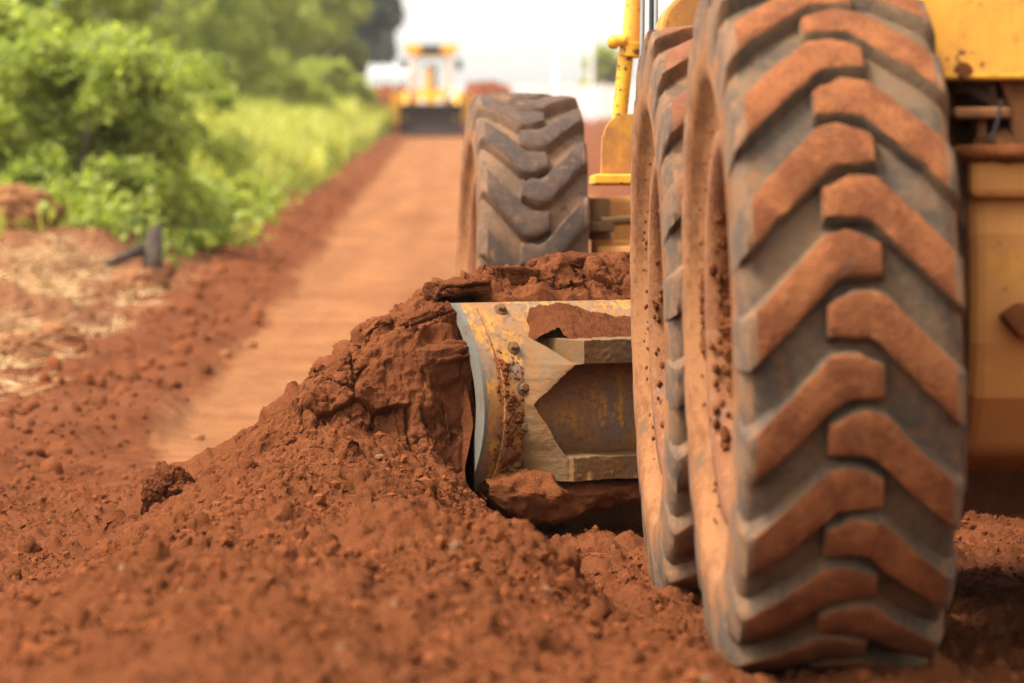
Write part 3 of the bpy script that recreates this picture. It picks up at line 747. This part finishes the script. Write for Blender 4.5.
def strip_mud():
    A_, Z_ = np.meshgrid(np.arange(.03, .25, .0016), np.arange(.145, .645, .0022))
    bump = sstep(.30, .06, np.abs(A_-.085)*5)*sstep(.62, .45, Z_)
    amp = .0045+.013*bump
    off = -.0075+.006*bump+(.0135*sstep(.053, .060, A_)*sstep(.195, .188, A_))+amp*fbm3(A_*28, Z_*22, A_*0+.3, 5, 321, .62)*1.5+.006*sstep(.55, .1, worley(A_*70, Z_*70, 322)[0])*(bump > .3)
    V = np.stack([A_, -(s_of(Z_)+off), Z_+.012*A_], -1).reshape(-1, 3)
    return V, grid_faces(*A_.shape)
v_, f_ = strip_mud(); ff += (f_+len(vv)).tolist(); vv += v_.tolist()
tag(mesh('caked_mud', vv, ff, M_mud, mb), kind='stuff')
BW = Matrix.Translation(BL) @ Matrix.Rotation(AL, 4, 'Z')
def on_blade(a, s, z): return BW @ Vector((a, -s, z))
# soil lying on the rail shelf
def shelf_soil():
    na, ns = 150, 50
    aa = np.linspace(.165, 1.3, na*2); ss = np.linspace(.02, .305, ns)
    A, Sg = np.meshgrid(aa, ss)
    top = np.interp(A, [.165, .19, .225, .3, .42, .48, .6, .8, 1.3], [.575, .60, .645, .652, .63, .615, .60, .60, .60])+.012*A
    Z = top-np.maximum(Sg-.07, 0)*.55-.25*np.maximum(Sg-.25, 0)*3+.018*fbm(A*14, Sg*14, 4, 131)+.006*fbm(A*50, Sg*50, 3, 132)
    Z = np.where((Sg > .285+.02*gnoise(A*9, A*0)), .5, Z); Z = np.maximum(Z, np.where(A < .232, .50, .556)); Z = np.where((A < .232) & (Sg > np.interp(A, [.165, .232], [.11, .19])), .46, Z)
    V = [on_blade(a, s, z)[:] for a, s, z in zip(A.ravel(), Sg.ravel(), Z.ravel())]
    f = grid_faces(ns, na*2); f = f[(Z.ravel()[f] > .52).all(1)]
    o = mesh('soil_deposit', V, f, M_clod)
    tag(o, 'patch of loose red soil lying on the steel rail behind the blade', 'soil deposit')
shelf_soil()
# clods on and around the pile
def cl(px, py, d, sx, sy, sz, seed, label, rz=0, **k):
    p = P(px, py, d); return clod('soil_clod', p, (sx, sy, sz), seed, label, 'soil clod', rz=rz, group=None, **k)
def slab(px, py, d, half, seed, label, tilt=0, rz=.4, cell=10, pw=.42, depth=.020):
    v = IC4.copy(); n = v/np.linalg.norm(v, axis=1)[:, None]
    q = np.sign(n)*np.abs(n)**pw; q = q/np.maximum(np.abs(q).max(1), 1e-6)[:, None]*.5+q*.5*.9
    p = q*np.array(half); u = p+seed*1.7
    wx = u[:, 0]+.03*gnoise3(u[:, 0]*7, u[:, 1]*7, u[:, 2]*7, 5); wz = u[:, 2]+.03*gnoise3(u[:, 0]*7+4, u[:, 1]*7, u[:, 2]*7, 6)
    f1, f2, hh = worley3(wx*cell, u[:, 1]*cell, wz*cell*1.4, seed); g1, g2, gh = worley3(wx*cell*2.6, u[:, 1]*cell*2.6, wz*cell*2.6, seed+1)
    vis = sstep(-.2, .2, gnoise3(u[:, 0]*5, u[:, 1]*5, u[:, 2]*5, seed+8)+.1)
    dd = .014*(hh-.5)-depth*vis*sstep(.055, 0, f2-f1)+.005*(gh-.5)-depth*.3*vis*sstep(.05, 0, g2-g1)+.032*fbm3(u[:, 0]*6, u[:, 1]*6, u[:, 2]*6, 3, seed+2)+.014*fbm3(u[:, 0]*28, u[:, 1]*28, u[:, 2]*40, 5, seed+3, .72)
    p = p+n*dd[:, None]
    o = mesh('soil_block', p, IF4, M_clod, None, loc=P(px, py, d)); o.rotation_euler = (0, tilt, rz)
    tag(o, label, 'soil block', 'compacted blocks of red soil on the blade')
slab(458, 289, 10.62, (.085, .08, .024), 12, 'thin flat slab of red soil overhanging the left corner of the blade', -.06)
slab(508, 282, 10.80, (.085, .09, .052), 13, 'cracked middle sized slab of red soil on top of the blade', .1, .3)
slab(590, 278, 11.05, (.19, .12, .072), 14, 'broadest cracked slab of red soil lying along the top of the blade', -.05, .45)
slab(424, 338, 10.56, (.10, .10, .085), 15, 'cracked block of red soil below the overhanging slab at the top of the pile', -.35, .3)
slab(444, 400, 10.47, (.085, .085, .17), 16, 'tall compacted slab of red soil pressed along the grey blade edge', -.12, .45)
slab(388, 385, 10.48, (.07, .08, .06), 17, 'small cracked block of red soil on the left shoulder of the pile', .5, .2)
cl(170, 497, 10.15, .075, .08, .085, 17, 'crumbly lone lump of red soil standing at the left foot of the windrow', rough=.32)
def stone(px, py, d, s, seed, label, c=(.25, .14, .08)):
    p = P(px, py, d); z = float(surf_z(p.x, p.y)[0])
    clod('pebble', (p.x, p.y, z+s*.3), (s, s*.8, s*.6), seed, label, 'pebble', mat=m_soil('pebble_crust', False, c, 50, .4), rough=.15, group='pale pebbles lying on the soil')
stone(637, 645, 7.6, .018, 21, 'pale round pebble on the track left of the nearest wheel')
stone(757, 676, 6.45, .024, 22, 'pale buff pebble at the foot of the nearest wheel', (.30, .17, .095))
stone(88, 592, 8.7, .013, 23, 'small pale pebble on the ground at the far left of the windrow')
stone(380, 492, 9.9, .014, 24, 'small pale pebble in the middle of the windrow slope below the blade')

# ------------------------------------------------------------------ vegetation
def leaf_cloud(centers, radii, n, size, shell=.25, up=.35, aspect=1.7):
    """n small folded leaves spread through a set of lobes; returns verts, faces"""
    centers = np.array(centers); radii = np.array(radii)
    if radii.ndim == 1: radii = np.stack([radii]*3, 1)
    vol = radii.prod(1)**.75; pk = RNG.choice(len(centers), n, p=vol/vol.sum())
    d = RNG.normal(size=(n, 3)); d /= np.linalg.norm(d, axis=1)[:, None]
    r = (shell+(1-shell)*RNG.uniform(0, 1, n))*(1+.25*gnoise(d[:, 0]*2.5+pk*3.3, d[:, 1]*2.5+d[:, 2]*2, 5))
    p = centers[pk]+d*r[:, None]*radii[pk]
    nrm = d*.35+RNG.normal(size=(n, 3))*.55+np.array([0, 0, up]); nrm /= np.linalg.norm(nrm, axis=1)[:, None]
    t = np.cross(nrm, RNG.normal(size=(n, 3))); t /= np.linalg.norm(t, axis=1)[:, None]
    b = np.cross(nrm, t); s = size*RNG.uniform(.55, 1.35, n)[:, None]
    v0 = p-t*s*aspect*.5; v2 = p+t*s*aspect*.5; v1 = p+b*s*.5-nrm*s*.10; v3 = p-b*s*.5-nrm*s*.10
    V = np.stack([v0, v1, v2, v3], 1).reshape(-1, 3)
    i = np.arange(n)[:, None]*4
    return V, (i+np.array([[0, 1, 2, 3]]))
def lobes(base, w, h, n, rs, low=.15):
    out = []; rad = []
    for _ in range(n):
        a = random.uniform(0, 6.28); q = math.sqrt(random.random()); z = random.uniform(low, 1)
        k = math.sqrt(max(.10, 1-((z-.40)/.68)**2))
        out.append((base[0]+w*q*k*math.cos(a), base[1]+w*q*k*math.sin(a), base[2]+h*z)); s = rs*random.uniform(.6, 1.25)
        rad.append((s, s, s*.8))
    return out, rad
def stems_bm(base, tips, r):
    bm = bmesh.new()
    for t in tips:
        b = Vector(base)+Vector((random.uniform(-.3, .3)*r*6, random.uniform(-.3, .3)*r*6, -.1)); t = Vector(t)
        m = (b+t)/2+Vector((random.uniform(-.1, .1), random.uniform(-.1, .1), .1))*(t-b).length*.5
        add_tube(bm, b, m, r, r*.65, 6); add_tube(bm, m, t, r*.65, r*.2, 6)
    return bm
M_bark = m_two('grey_brown_bark', (.10, .075, .05), (.17, .13, .09), 14, .4, .6, .95, .7, .02, (1, 1, .3))
L_bush = m_leaf('bush_leaf', (.14, .195, .03), (.46, .49, .10), .58, 3.0)
L_yel = m_leaf('yellow_green_leaf', (.28, .31, .06), (.50, .52, .12), .6, .6)
L_tree = m_leaf('tree_leaf', (.20, .235, .05), (.44, .47, .11), .6, .5)
L_hazed = m_leaf('dark_hazed_tree_leaf', (.085, .105, .085), (.16, .19, .14), .4, .3)  # dark foliage with bluish distance haze mixed into its colour
L_grass = m_leaf('grass_blade', (.20, .23, .03), (.52, .49, .11), .45, .5)
def gz(x, y): return float(ground_z(np.array([x]), np.array([y]), False)[0])
def bush(px, d, w, h, nl, leaf, mat, label, n_lobes=16, rs=None, group='bushes along the left verge', z0=0., low=.15):
    x = (px-512)/F*d; b = (x, d, gz(x, d)+z0)
    root = empty('bush', b); tag(root, label, 'bush', group)
    c, r = lobes((0, 0, 0), w, h, n_lobes, rs or w*.36, low)
    V, f = leaf_cloud(c, r, nl, leaf, up=.5); mesh('foliage', V, f, mat, root, smooth=False)
    bm_obj('stems', stems_bm((0, 0, 0), c[:10], .02*h), M_bark, root)
def tree(px, d, w, h, trunk, nl, leaf, mat, label, n_lobes=26, rs=None, low=.1, group='trees behind the left verge'):
    x = (px-512)/F*d; b = (x, d, gz(x, d))
    root = empty('tree', b); tag(root, label, 'tree', group)
    c, r = lobes((0, 0, trunk), w, h-trunk, n_lobes, rs or w*.34, low)
    V, f = leaf_cloud(c, r, int(nl*1.25), leaf, shell=.7, up=.6); mesh('crown', V, f, mat, root, smooth=False)
    bm = stems_bm((0, 0, trunk*.9), c[:9], .018*h); add_tube(bm, (0, 0, -.3), (0, 0, trunk), .035*h, .024*h, 10)
    bm_obj('trunk', bm, M_bark, root)
# near leafy bush
bush(72, 31.5, .95, 1.55, 13000, .058, L_bush, 'large leafy bright green bush, nearest to the bare earth bank', 90, .24, low=.0)
bush(-20, 32.5, .9, 1.85, 11000, .06, L_bush, 'leafy dark green bush cut by the left edge of the picture', 70, .26, low=.0)
bush(140, 33, .55, 1.05, 6500, .055, L_bush, 'lower leafy bush hugging the right side of the large leafy bush', 60, .2, low=.0)
bush(20, 30.8, .85, .45, 4500, .05, L_bush, 'low green weeds in front of the large leafy bush', 50, .14, low=.0)
bush(185, 35, .5, .55, 3500, .055, L_bush, 'small broad leaved bush beside the charred stump', 40, .15, low=.0)
bush(228, 41, .55, .5, 1800, .075, L_yel, 'small yellow green bush at the edge of the tall grass', 34, .16, low=.0)
bush(135, 44, 1.2, 1.7, 8500, .07, L_bush, 'mid green bush standing behind the large leafy bush', 60, .32, low=.0)
def ground_cover():
    cs = []; rs = []
    for _ in range(520):
        y = 29.5+random.betavariate(1, 1.8)*60; q = random.uniform(.3, 5.5) if random.random() < .7 else random.gauss(.55, .35); x = (-2.5-.019*(y-18.7))-q
        h = random.uniform(.08, .34)*(1+y*.008); cs.append((x, y, gz(x, y)+h*.35)); rs.append((h*1.1, h*1.1, h*.8))
    V, f = leaf_cloud(cs, rs, 36000, .065); tag(mesh('weeds', V, f, L_weed, smooth=False), 'low leafy weeds carpeting the verge under the bushes', 'weeds', kind='stuff')
L_weed = m_leaf('weed_leaf', (.10, .16, .015), (.40, .43, .08), .5, 1.2)
ground_cover()
bush(258, 98, 2.0, 2.3, 6000, .14, L_yel, 'round pale green bush rising out of the tall grass', 30, .55)
bush(325, 130, 1.5, 2.0, 3500, .18, L_yel, 'pale bush far down the verge near the dark tree', 20, .5)
tree(15, 52, 1.9, 4.6, .6, 8000, .11, L_tree, 'dark green tree rising behind the leafy bushes at the left edge', 34, .6)
tree(110, 95, 3.4, 7.5, .5, 9000, .17, L_tree, 'mid green tree between the dark left tree and the yellowish trees', 44, .9, low=.0)
tree(170, 122, 3.6, 9.5, .5, 10000, .21, L_yel, 'bushy yellowish green tree left of the tallest yellow green tree', 44, 1.1, low=.0)
tree(228, 138, 4.2, 11.5, .5, 12000, .23, L_yel, 'tallest yellow green tree in the middle of the verge', 46, 1.2, low=.0)
tree(285, 150, 3.4, 10.5, .5, 9000, .24, L_yel, 'yellowish green tree next to the hazy dark tree', 40, 1.1, low=.0)
tree(318, 168, 2.2, 7.0, .5, 6000, .26, L_tree, 'olive tree partly in front of the hazy dark tree', 30, .8, low=.0)
tree(352, 195, 2.3, 10.5, 1.8, 8000, .3, L_hazed, 'hazy dark blue green tree closest to the yellow loader', 34, 1.1)
tree(322, 212, 3.6, 13, 1.5, 9000, .32, L_hazed, 'tall hazy dark tree furthest back on the left', 40, 1.5)
tree(196, 190, 5.0, 16, 1.5, 9000, .34, L_tree, 'tall dull green tree glimpsed above the yellow green trees', 40, 1.8, low=.0)
tree(606, 255, 1.5, 4.3, 1.8, 2000, .3, L_yel, 'small lone tree behind the pale wall', 16, .7, group='distant trees')
# tall grass on the verge (uncountable)
def build_grass():
    n = 130000
    y = 27+RNG.beta(1.1, 1.5, n)*135; q = RNG.uniform(-.3, 9, n)
    x = (-2.5-.019*(y-18.7))-q
    den = gnoise(x*.9, y*.5, 141)+gnoise(x*.25, y*.15, 142)
    edge = sstep(.15, .8, q+1.0*gnoise(x*.8, y*.3, 143)-np.interp(y, [26, 34, 42, 60], [1.1, .5, .1, -.25]))
    k = (den > -.55) & (RNG.uniform(0, 1, n) < edge) & (x/y > -.16); x = x[k]; y = y[k]; n = len(x)
    z = ground_z(x, y, False)
    h = np.interp(y, [26, 34, 60, 130], [.2, .4, .65, .85])*RNG.uniform(.5, 1.25, n)*(1+.35*gnoise(x*.5, y*.3, 144))
    w = np.interp(y, [26, 60, 130], [.014, .03, .065])
    ang = RNG.uniform(0, 6.28, n); lean = RNG.uniform(.1, .6, n)*h
    dx = np.cos(ang); dy = np.sin(ang)
    p0 = np.stack([x-dy*w, y+dx*w, z-.03], 1); p1 = np.stack([x+dy*w, y-dx*w, z-.03], 1)
    m0 = np.stack([x-dy*w*.8+dx*lean*.35, y+dx*w*.8+dy*lean*.35, z+h*.6], 1); m1 = np.stack([x+dy*w*.8+dx*lean*.35, y-dx*w*.8+dy*lean*.35, z+h*.6], 1)
    tp = np.stack([x+dx*lean, y+dy*lean, z+h], 1)
    V = np.stack([p0, p1, m1, m0, tp], 1).reshape(-1, 3); i = np.arange(n)[:, None]*5
    f = (i+np.array([[0, 1, 2, 3]])).tolist()+(i+np.array([[3, 2, 4]])).tolist()
    o = mesh('grass', V, f, L_grass, smooth=False)
    tag(o, 'tall pale yellow green grass covering the left verge', 'grass', kind='stuff')
build_grass()
def build_straw():
    n = 6500
    y = RNG.uniform(16, 28, n); q = RNG.uniform(-.25, 2.2, n); x = (-2.5-.019*(y-18.7))-q
    k = fbm(x*1.7, y*.9, 4, 23) > .0; x = x[k]; y = y[k]; n = len(x); z = ground_z(x, y)+.012
    l = RNG.uniform(.05, .22, n); a = RNG.uniform(0, 6.28, n); dz = RNG.uniform(-.01, .06, n); w = .005
    d = np.stack([np.cos(a)*l, np.sin(a)*l, dz], 1); p = np.stack([x, y, z], 1); t = np.stack([-np.sin(a)*w, np.cos(a)*w, 0*a], 1); u = np.array([0, 0, w])
    V = np.stack([p-t, p+t, p+d+t*.5, p+d-t*.5, p+u, p+d+u*.5], 1).reshape(-1, 3); i = np.arange(n)[:, None]*6
    f = np.concatenate([i+np.array([[0, 1, 2, 3]]), i+np.array([[0, 4, 5, 3]]), i+np.array([[1, 2, 5, 4]])])
    tag(mesh('dry_straw', V, f, m_two('dry_straw', (.42, .28, .13), (.28, .16, .07), 3, .4, .6, .8, 0, .001), smooth=False), 'scattered dry straw and stalks on the bare bank', 'straw', kind='stuff')
build_straw()
# charred stump by the bank
bm = bmesh.new()
b = P(150, 262, 27.5)
add_tube(bm, b+Vector((0, 0, -.25)), P(156, 226, 27.5), .11, .05, 9); add_tube(bm, P(140, 250, 27.5), P(108, 264, 27.2), .05, .025, 8); add_tube(bm, P(146, 240, 27.5), P(160, 226, 27.5), .03, .02, 8)
bm_obj('stump', bm, m_two('charred_wood', (.03, .022, .018), (.10, .07, .05), 20, .4, .6, .95, .8, .01), smooth=True)
tag(bpy.data.objects['stump'], 'charred broken stump with a root on the bare bank', 'stump')
for i, (px, py, d, sz, lb) in enumerate([(158, 235, 28.5, .10, 'pale brown clod just right of the charred stump'), (15, 215, 30, .28, 'large brown earth clod on the bank at the left edge'), (140, 270, 26, .16, 'rounded tan clod below the charred stump'), (60, 345, 21, .10, 'tan clod on the straw strewn bank left of the road'), (15, 380, 19.5, .12, 'pale clod at the left edge of the straw strewn bank')]):
    p = P(px, py, d); z = gz(p.x, p.y)
    clod('earth_clod', (p.x, p.y, z+sz*.3), (sz*1.4, sz, sz), 40+i, lb, 'earth clod', mat=m_soil('bank_earth', False, (.28, .125, .055), 20, .6), group='clods on the left bank')

# ------------------------------------------------------------------ far machines
M_fy = m_plain('loader_yellow_paint', (.82, .37, .008), .4); M_fb = m_plain('black_steel', (.03, .025, .022), .7); 
def m_glass():
    k = NT('thin_cab_glass'); k.b.inputs['Base Color'].default_value = (.9, .95, .95, 1); k.b.inputs['Roughness'].default_value = .05
    t = k.n.new('ShaderNodeBsdfTransparent'); t.inputs[0].default_value = (.88, .93, .93, 1); mx = k.n.new('ShaderNodeMixShader'); mx.inputs[0].default_value = .85
    k.L(k.b.outputs[0], mx.inputs[1]); k.L(t.outputs[0], mx.inputs[2]); k.L(mx.outputs[0], k.out.inputs['Surface']); return k.m
M_glass = m_glass()
M_bk = m_plain('bucket_dark_steel', (.02, .009, .005), 1.0); M_white = m_plain('white_truck_paint', (.75, .74, .72), .5); M_or = m_plain('orange_plastic', (.75, .2, .04), .6)
def build_loader():
    d = 134.; k = d/F; x = (431-512)*k
    g = empty('wheel_loader', (x, d, gz(x, d)), math.radians(1))
    tag(g, 'yellow backhoe loader facing the camera with dark lowered bucket on the far road', 'loader')
    # front faces the camera (-y)
    bm = bmesh.new()
    pr = [(-.0, .02), (-.55, .04), (-.60, .08), (-.10, .12), (.12, .35), (.16, .75), (.02, 1.16), (.07, 1.18), (.24, .78), (.22, .3), (.06, .02)]
    add_prism(bm, pr, 'x', -1.13, 1.13)
    for sx in (-1.14, 1.10): add_prism(bm, [(-.58, .03), (.06, .02), (.22, .3), (.24, .78), (.07, 1.10), (-.05, 1.0)], 'x', sx, sx+.04)
    bk = bm_obj('bucket', bm, M_bk, g, loc=(0, 0, 0))
    for sx in (-1, 1):
        bm = bmesh.new(); add_prism(bm, [(.15, .45), (.15, .7), (1.2, 1.55), (2.4, 1.75), (2.4, 1.5), (1.3, 1.3), (.4, .4)], 'x', sx*.92-.09, sx*.92+.09); bm_obj('loader_arm', bm, M_fb if sx > 5 else M_fy, g)
        bm = bmesh.new(); add_tube(bm, (sx*.75, .3, .9), (sx*.75, 1.5, 1.35), .06); bm_obj('bucket_cylinder', bm, M_fb, g)
        bm = bmesh.new(); add_tube(bm, (sx*.75-.2, 1.3, .48), (sx*.75+.2, 1.3, .48), .48, .48, 24); bm_obj('front_wheel', bm, M_fb, g)
        bm = bmesh.new(); add_tube(bm, (sx*.85-.24, 3.4, .75), (sx*.85+.24, 3.4, .75), .75, .75, 24); bm_obj('rear_wheel', bm, M_fb, g)
        bm = bmesh.new(); add_box(bm, (sx*.66-.28, 2.0, 3.06), (sx*.66+.28, 2.14, 3.44)); bm_obj('roof_corner', bm, M_fy, g, bevel=.05)
    bm = bmesh.new(); add_box(bm, (-.55, .75, .9), (.55, 2.3, 1.6)); bm_obj('hood', bm, M_fy, g, bevel=.08)
    bm = bmesh.new(); add_box(bm, (-.45, .70, 1.0), (.45, .76, 1.45)); bm_obj('grille', bm, M_fy, g)
    bm = bmesh.new(); add_box(bm, (-.6, 2.32, .8), (.6, 4.3, 1.69)); bm_obj('chassis', bm, M_fy, g, bevel=.05)
    bm = bmesh.new()
    for sx in (-.68, .60):
        for yy in (2.3, 3.7): add_box(bm, (sx, yy, 1.7), (sx+.08, yy+.08, 3.1))
    add_box(bm, (-.62, 2.31, 1.72), (.62, 2.37, 1.82)); add_box(bm, (-.62, 2.31, 2.98), (.62, 2.37, 3.08)); add_box(bm, (-.67, 2.33, 2.99), (-.61, 3.75, 3.07)); add_box(bm, (.61, 2.33, 2.99), (.67, 3.75, 3.07))
    bm_obj('cab_frame', bm, M_fy, g)
    bm = bmesh.new(); add_box(bm, (-.6, 2.33, 1.8), (.6, 2.34, 3.0)); bm_obj('windscreen', bm, M_glass, g)
    bm = bmesh.new(); add_box(bm, (-.62, 2.15, 3.1), (.62, 3.9, 3.42)); bm_obj('roof', bm, M_fb, g, bevel=.05)
    bm = bmesh.new(); add_tube(bm, (-.1, 1.9, 1.6), (-.1, 1.9, 2.55), .09); bm_obj('exhaust_pipe', bm, M_fy, g)
build_loader()
def cab_inside():
    g = bpy.data.objects['wheel_loader']; bm = bmesh.new()
    add_box(bm, (-.22, 3.0, 1.7), (.22, 3.2, 2.75)); add_box(bm, (-.25, 2.7, 1.7), (.25, 3.05, 2.1)); bm_obj('seat', bm, M_fb, g, bevel=.05)
    for sx in (-1, 1):
        bm = bmesh.new(); add_box(bm, (sx*1.0-.12, 2.2, 2.5), (sx*1.0+.12, 2.26, 2.9)); bm_obj('mirror', bm, M_fb, g)
        bm = bmesh.new(); add_box(bm, (sx*.3-.1, .66, 1.2), (sx*.3+.1, .70, 1.4)); bm_obj('headlight', bm, M_white, g)
cab_inside()
def stabiliser(sx):
    g = bpy.data.objects['wheel_loader']; bm = bmesh.new()
    add_box(bm, (sx*1.28-.2, 3.9, .55), (sx*1.28+.2, 4.2, 1.75)); bm_obj('stabiliser_leg', bm, M_fy, g, bevel=.04)
for sx in (-1, 1): stabiliser(sx)
def build_truck():
    d = 188.; k = d/F; x = (389-512)*k
    g = empty('white_truck', (x, d, gz(x, d)+.02)); tag(g, 'white truck parked beyond the yellow loader, half hidden by the verge', 'truck')
    bm = bmesh.new(); add_box(bm, (-1.1, 0, .7), (1.1, 1.6, 2.5)); bm_obj('cab', bm, M_white, g, bevel=.12)
    bm = bmesh.new(); add_box(bm, (-.95, -.03, 1.6), (.95, -.002, 2.3)); bm_obj('windscreen', bm, M_glass, g)
    bm = bmesh.new(); add_box(bm, (-1.15, 1.75, .9), (1.15, 6, 2.9)); bm_obj('cargo_box', bm, M_white, g, bevel=.04)
    bm = bmesh.new(); add_box(bm, (-1.1, -.08, .5), (1.1, -.002, .8)); bm_obj('bumper', bm, M_fb, g)
    for sx in (-1, 1):
        for yy in (.8, 4.8):
            bm = bmesh.new(); add_tube(bm, (sx*.95-.15, yy, .45), (sx*.95+.15, yy, .45), .45, .45, 20); bm_obj('wheel', bm, M_fb, g)
build_truck()
# earth mound behind the loader
def mound(px, d, w, h, label):
    x = (px-512)/F*d; z = gz(x, d)
    u, v = np.meshgrid(np.linspace(-1, 1, 60), np.linspace(-1, 1, 40))
    H = h*np.clip(1-(u**2)**1.5-(v**2), 0, 1)**.7*(1+.25*fbm(u*4+px, v*4, 3, 5))-.15
    V = np.stack([x+u*w, d+v*3, z+H], -1).reshape(-1, 3)
    o = mesh('earth_mound', V, grid_faces(40, 60), m_soil('mound_earth', False, (.17, .05, .022), 3, .5)); tag(o, label, 'earth mound', 'mounds behind the loader')
mound(487, 142, 1.5, 2.1, 'red earth mound between the far loader and the front wheel')
mound(389, 146, 1.3, 1.9, 'red earth mound left of the far loader under the white truck')
bm = bmesh.new(); p = P(476, 92, 140.5); z = gz(p.x, p.y)
add_tube(bm, (p.x, p.y, z), (p.x, p.y, z+1.0), .28, .24, 16); add_tube(bm, (p.x, p.y, z+1.0), (p.x, p.y, z+1.75), .16, .08, 16)
bm_obj('road_marker', bm, M_or); tag(bpy.data.objects['road_marker'], 'orange road marker standing on the mound right of the far loader', 'road marker')
# pale wall
bm = bmesh.new(); z = gz(10, 250); add_box(bm, (-6, 250, z-1), (70, 250.3, z+2.15))
for i in range(20): add_box(bm, (-6+i*4, 249.9, z-1), (-5.7+i*4, 249.997, z+2.3))
bm_obj('boundary_wall', bm, m_plain('pale_render', (.74, .68, .62), .8)); tag(bpy.data.objects['boundary_wall'], 'long pale boundary wall behind the front wheel across the road end', 'wall')
for px, d, h, lb in ((556, 235, 7, 'shorter faint utility pole above the front wheel'), (592, 215, 12, 'taller faint utility pole left of the hydraulic cylinder')):
    x = (px-512)/F*d; z = gz(x, d); g = empty('utility_pole', (x, d, z)); tag(g, lb, 'utility pole', 'utility poles in the haze')
    bm = bmesh.new(); add_tube(bm, (0, 0, -.5), (0, 0, h), .16, .10, 10); bm_obj('pole', bm, m_plain('haze_paled_pole', (.75, .74, .72), .8), g)  # pole colour paled so it fades as if seen through haze
    bm = bmesh.new(); add_box(bm, (-1.0, -.12, h-.9), (1.0, .12, h-.75)); bm_obj('crossarm', bm, m_plain('haze_paled_crossarm', (.75, .74, .72), .8), g)  # crossarm paled the same way, haze put into its colour

# ------------------------------------------------------------------ haze, light, camera
bm = bmesh.new(); add_box(bm, (-420, -12, -3), (420, 330, 34))
hz = NT('warm_haze'); hz.n.remove(hz.b)
pv = hz.n.new('ShaderNodeVolumePrincipled'); pv.inputs['Color'].default_value = (.93, .95, .97, 1); pv.inputs['Density'].default_value = .0002
hz.L(pv.outputs[0], hz.out.inputs['Volume'])
HAZE = True
if HAZE:
    tag(bm_obj('haze', bm, hz.m), 'pale dusty haze softening the far road and trees', 'haze', kind='stuff')
SUN_EL = math.radians(58); SUN_AZ = math.radians(-112)    # azimuth from +Y, negative = left
W = bpy.data.worlds.new('World'); S.world = W; W.use_nodes = True
wn = W.node_tree.nodes; wl = W.node_tree.links
sky = wn.new('ShaderNodeTexSky'); sky.sky_type = 'NISHITA'; sky.sun_disc = False
sky.sun_elevation = SUN_EL; sky.sun_rotation = SUN_AZ; sky.air_density = 1.0; sky.dust_density = 4.0; sky.ozone_density = 1.0
hs = wn.new('ShaderNodeHueSaturation'); hs.inputs['Saturation'].default_value = .12; hs.inputs['Value'].default_value = 1.0
bg = wn['Background']; bg.inputs['Strength'].default_value = .15
wl.new(sky.outputs[0], hs.inputs['Color']); wt = wn.new('ShaderNodeMix'); wt.data_type = 'RGBA'; wt.blend_type = 'MULTIPLY'; wt.inputs[0].default_value = 1; wt.inputs[7].default_value = (1, .96, .90, 1)
wl.new(hs.outputs[0], wt.inputs[6]); wl.new(wt.outputs[2], bg.inputs['Color'])
sl = bpy.data.lights.new('sun', 'SUN'); sl.energy = 1.5; sl.angle = math.radians(14); sl.color = (1, .93, .82)
so = bpy.data.objects.new('sun', sl); link(so)
dirv = Vector((math.sin(SUN_AZ)*math.cos(SUN_EL), math.cos(SUN_AZ)*math.cos(SUN_EL), math.sin(SUN_EL)))
so.rotation_euler = dirv.to_track_quat('Z', 'Y').to_euler()
cd = bpy.data.cameras.new('camera'); co = bpy.data.objects.new('camera', cd); link(co)
co.location = (0, 0, CAMZ); co.rotation_euler = (math.radians(90), 0, 0)
cd.sensor_width = 36; cd.lens = 36*F/1024; cd.shift_y = -(341.5-YH)/1024
cd.clip_start = .1; cd.clip_end = 3000
cd.dof.use_dof = True; cd.dof.focus_distance = 9.9; cd.dof.aperture_fstop = (cd.lens/1000)/.034
S.camera = co
S.view_settings.view_transform = 'Standard'; S.view_settings.look = 'None'; S.view_settings.exposure = 1.84; S.view_settings.gamma = 1
S.cycles.use_denoising = True; S.cycles.denoising_prefilter = 'NONE'; S.cycles.sample_clamp_indirect = 3
S.cycles.max_bounces = 8; S.cycles.volume_bounces = 1; S.cycles.volume_step_rate = 5
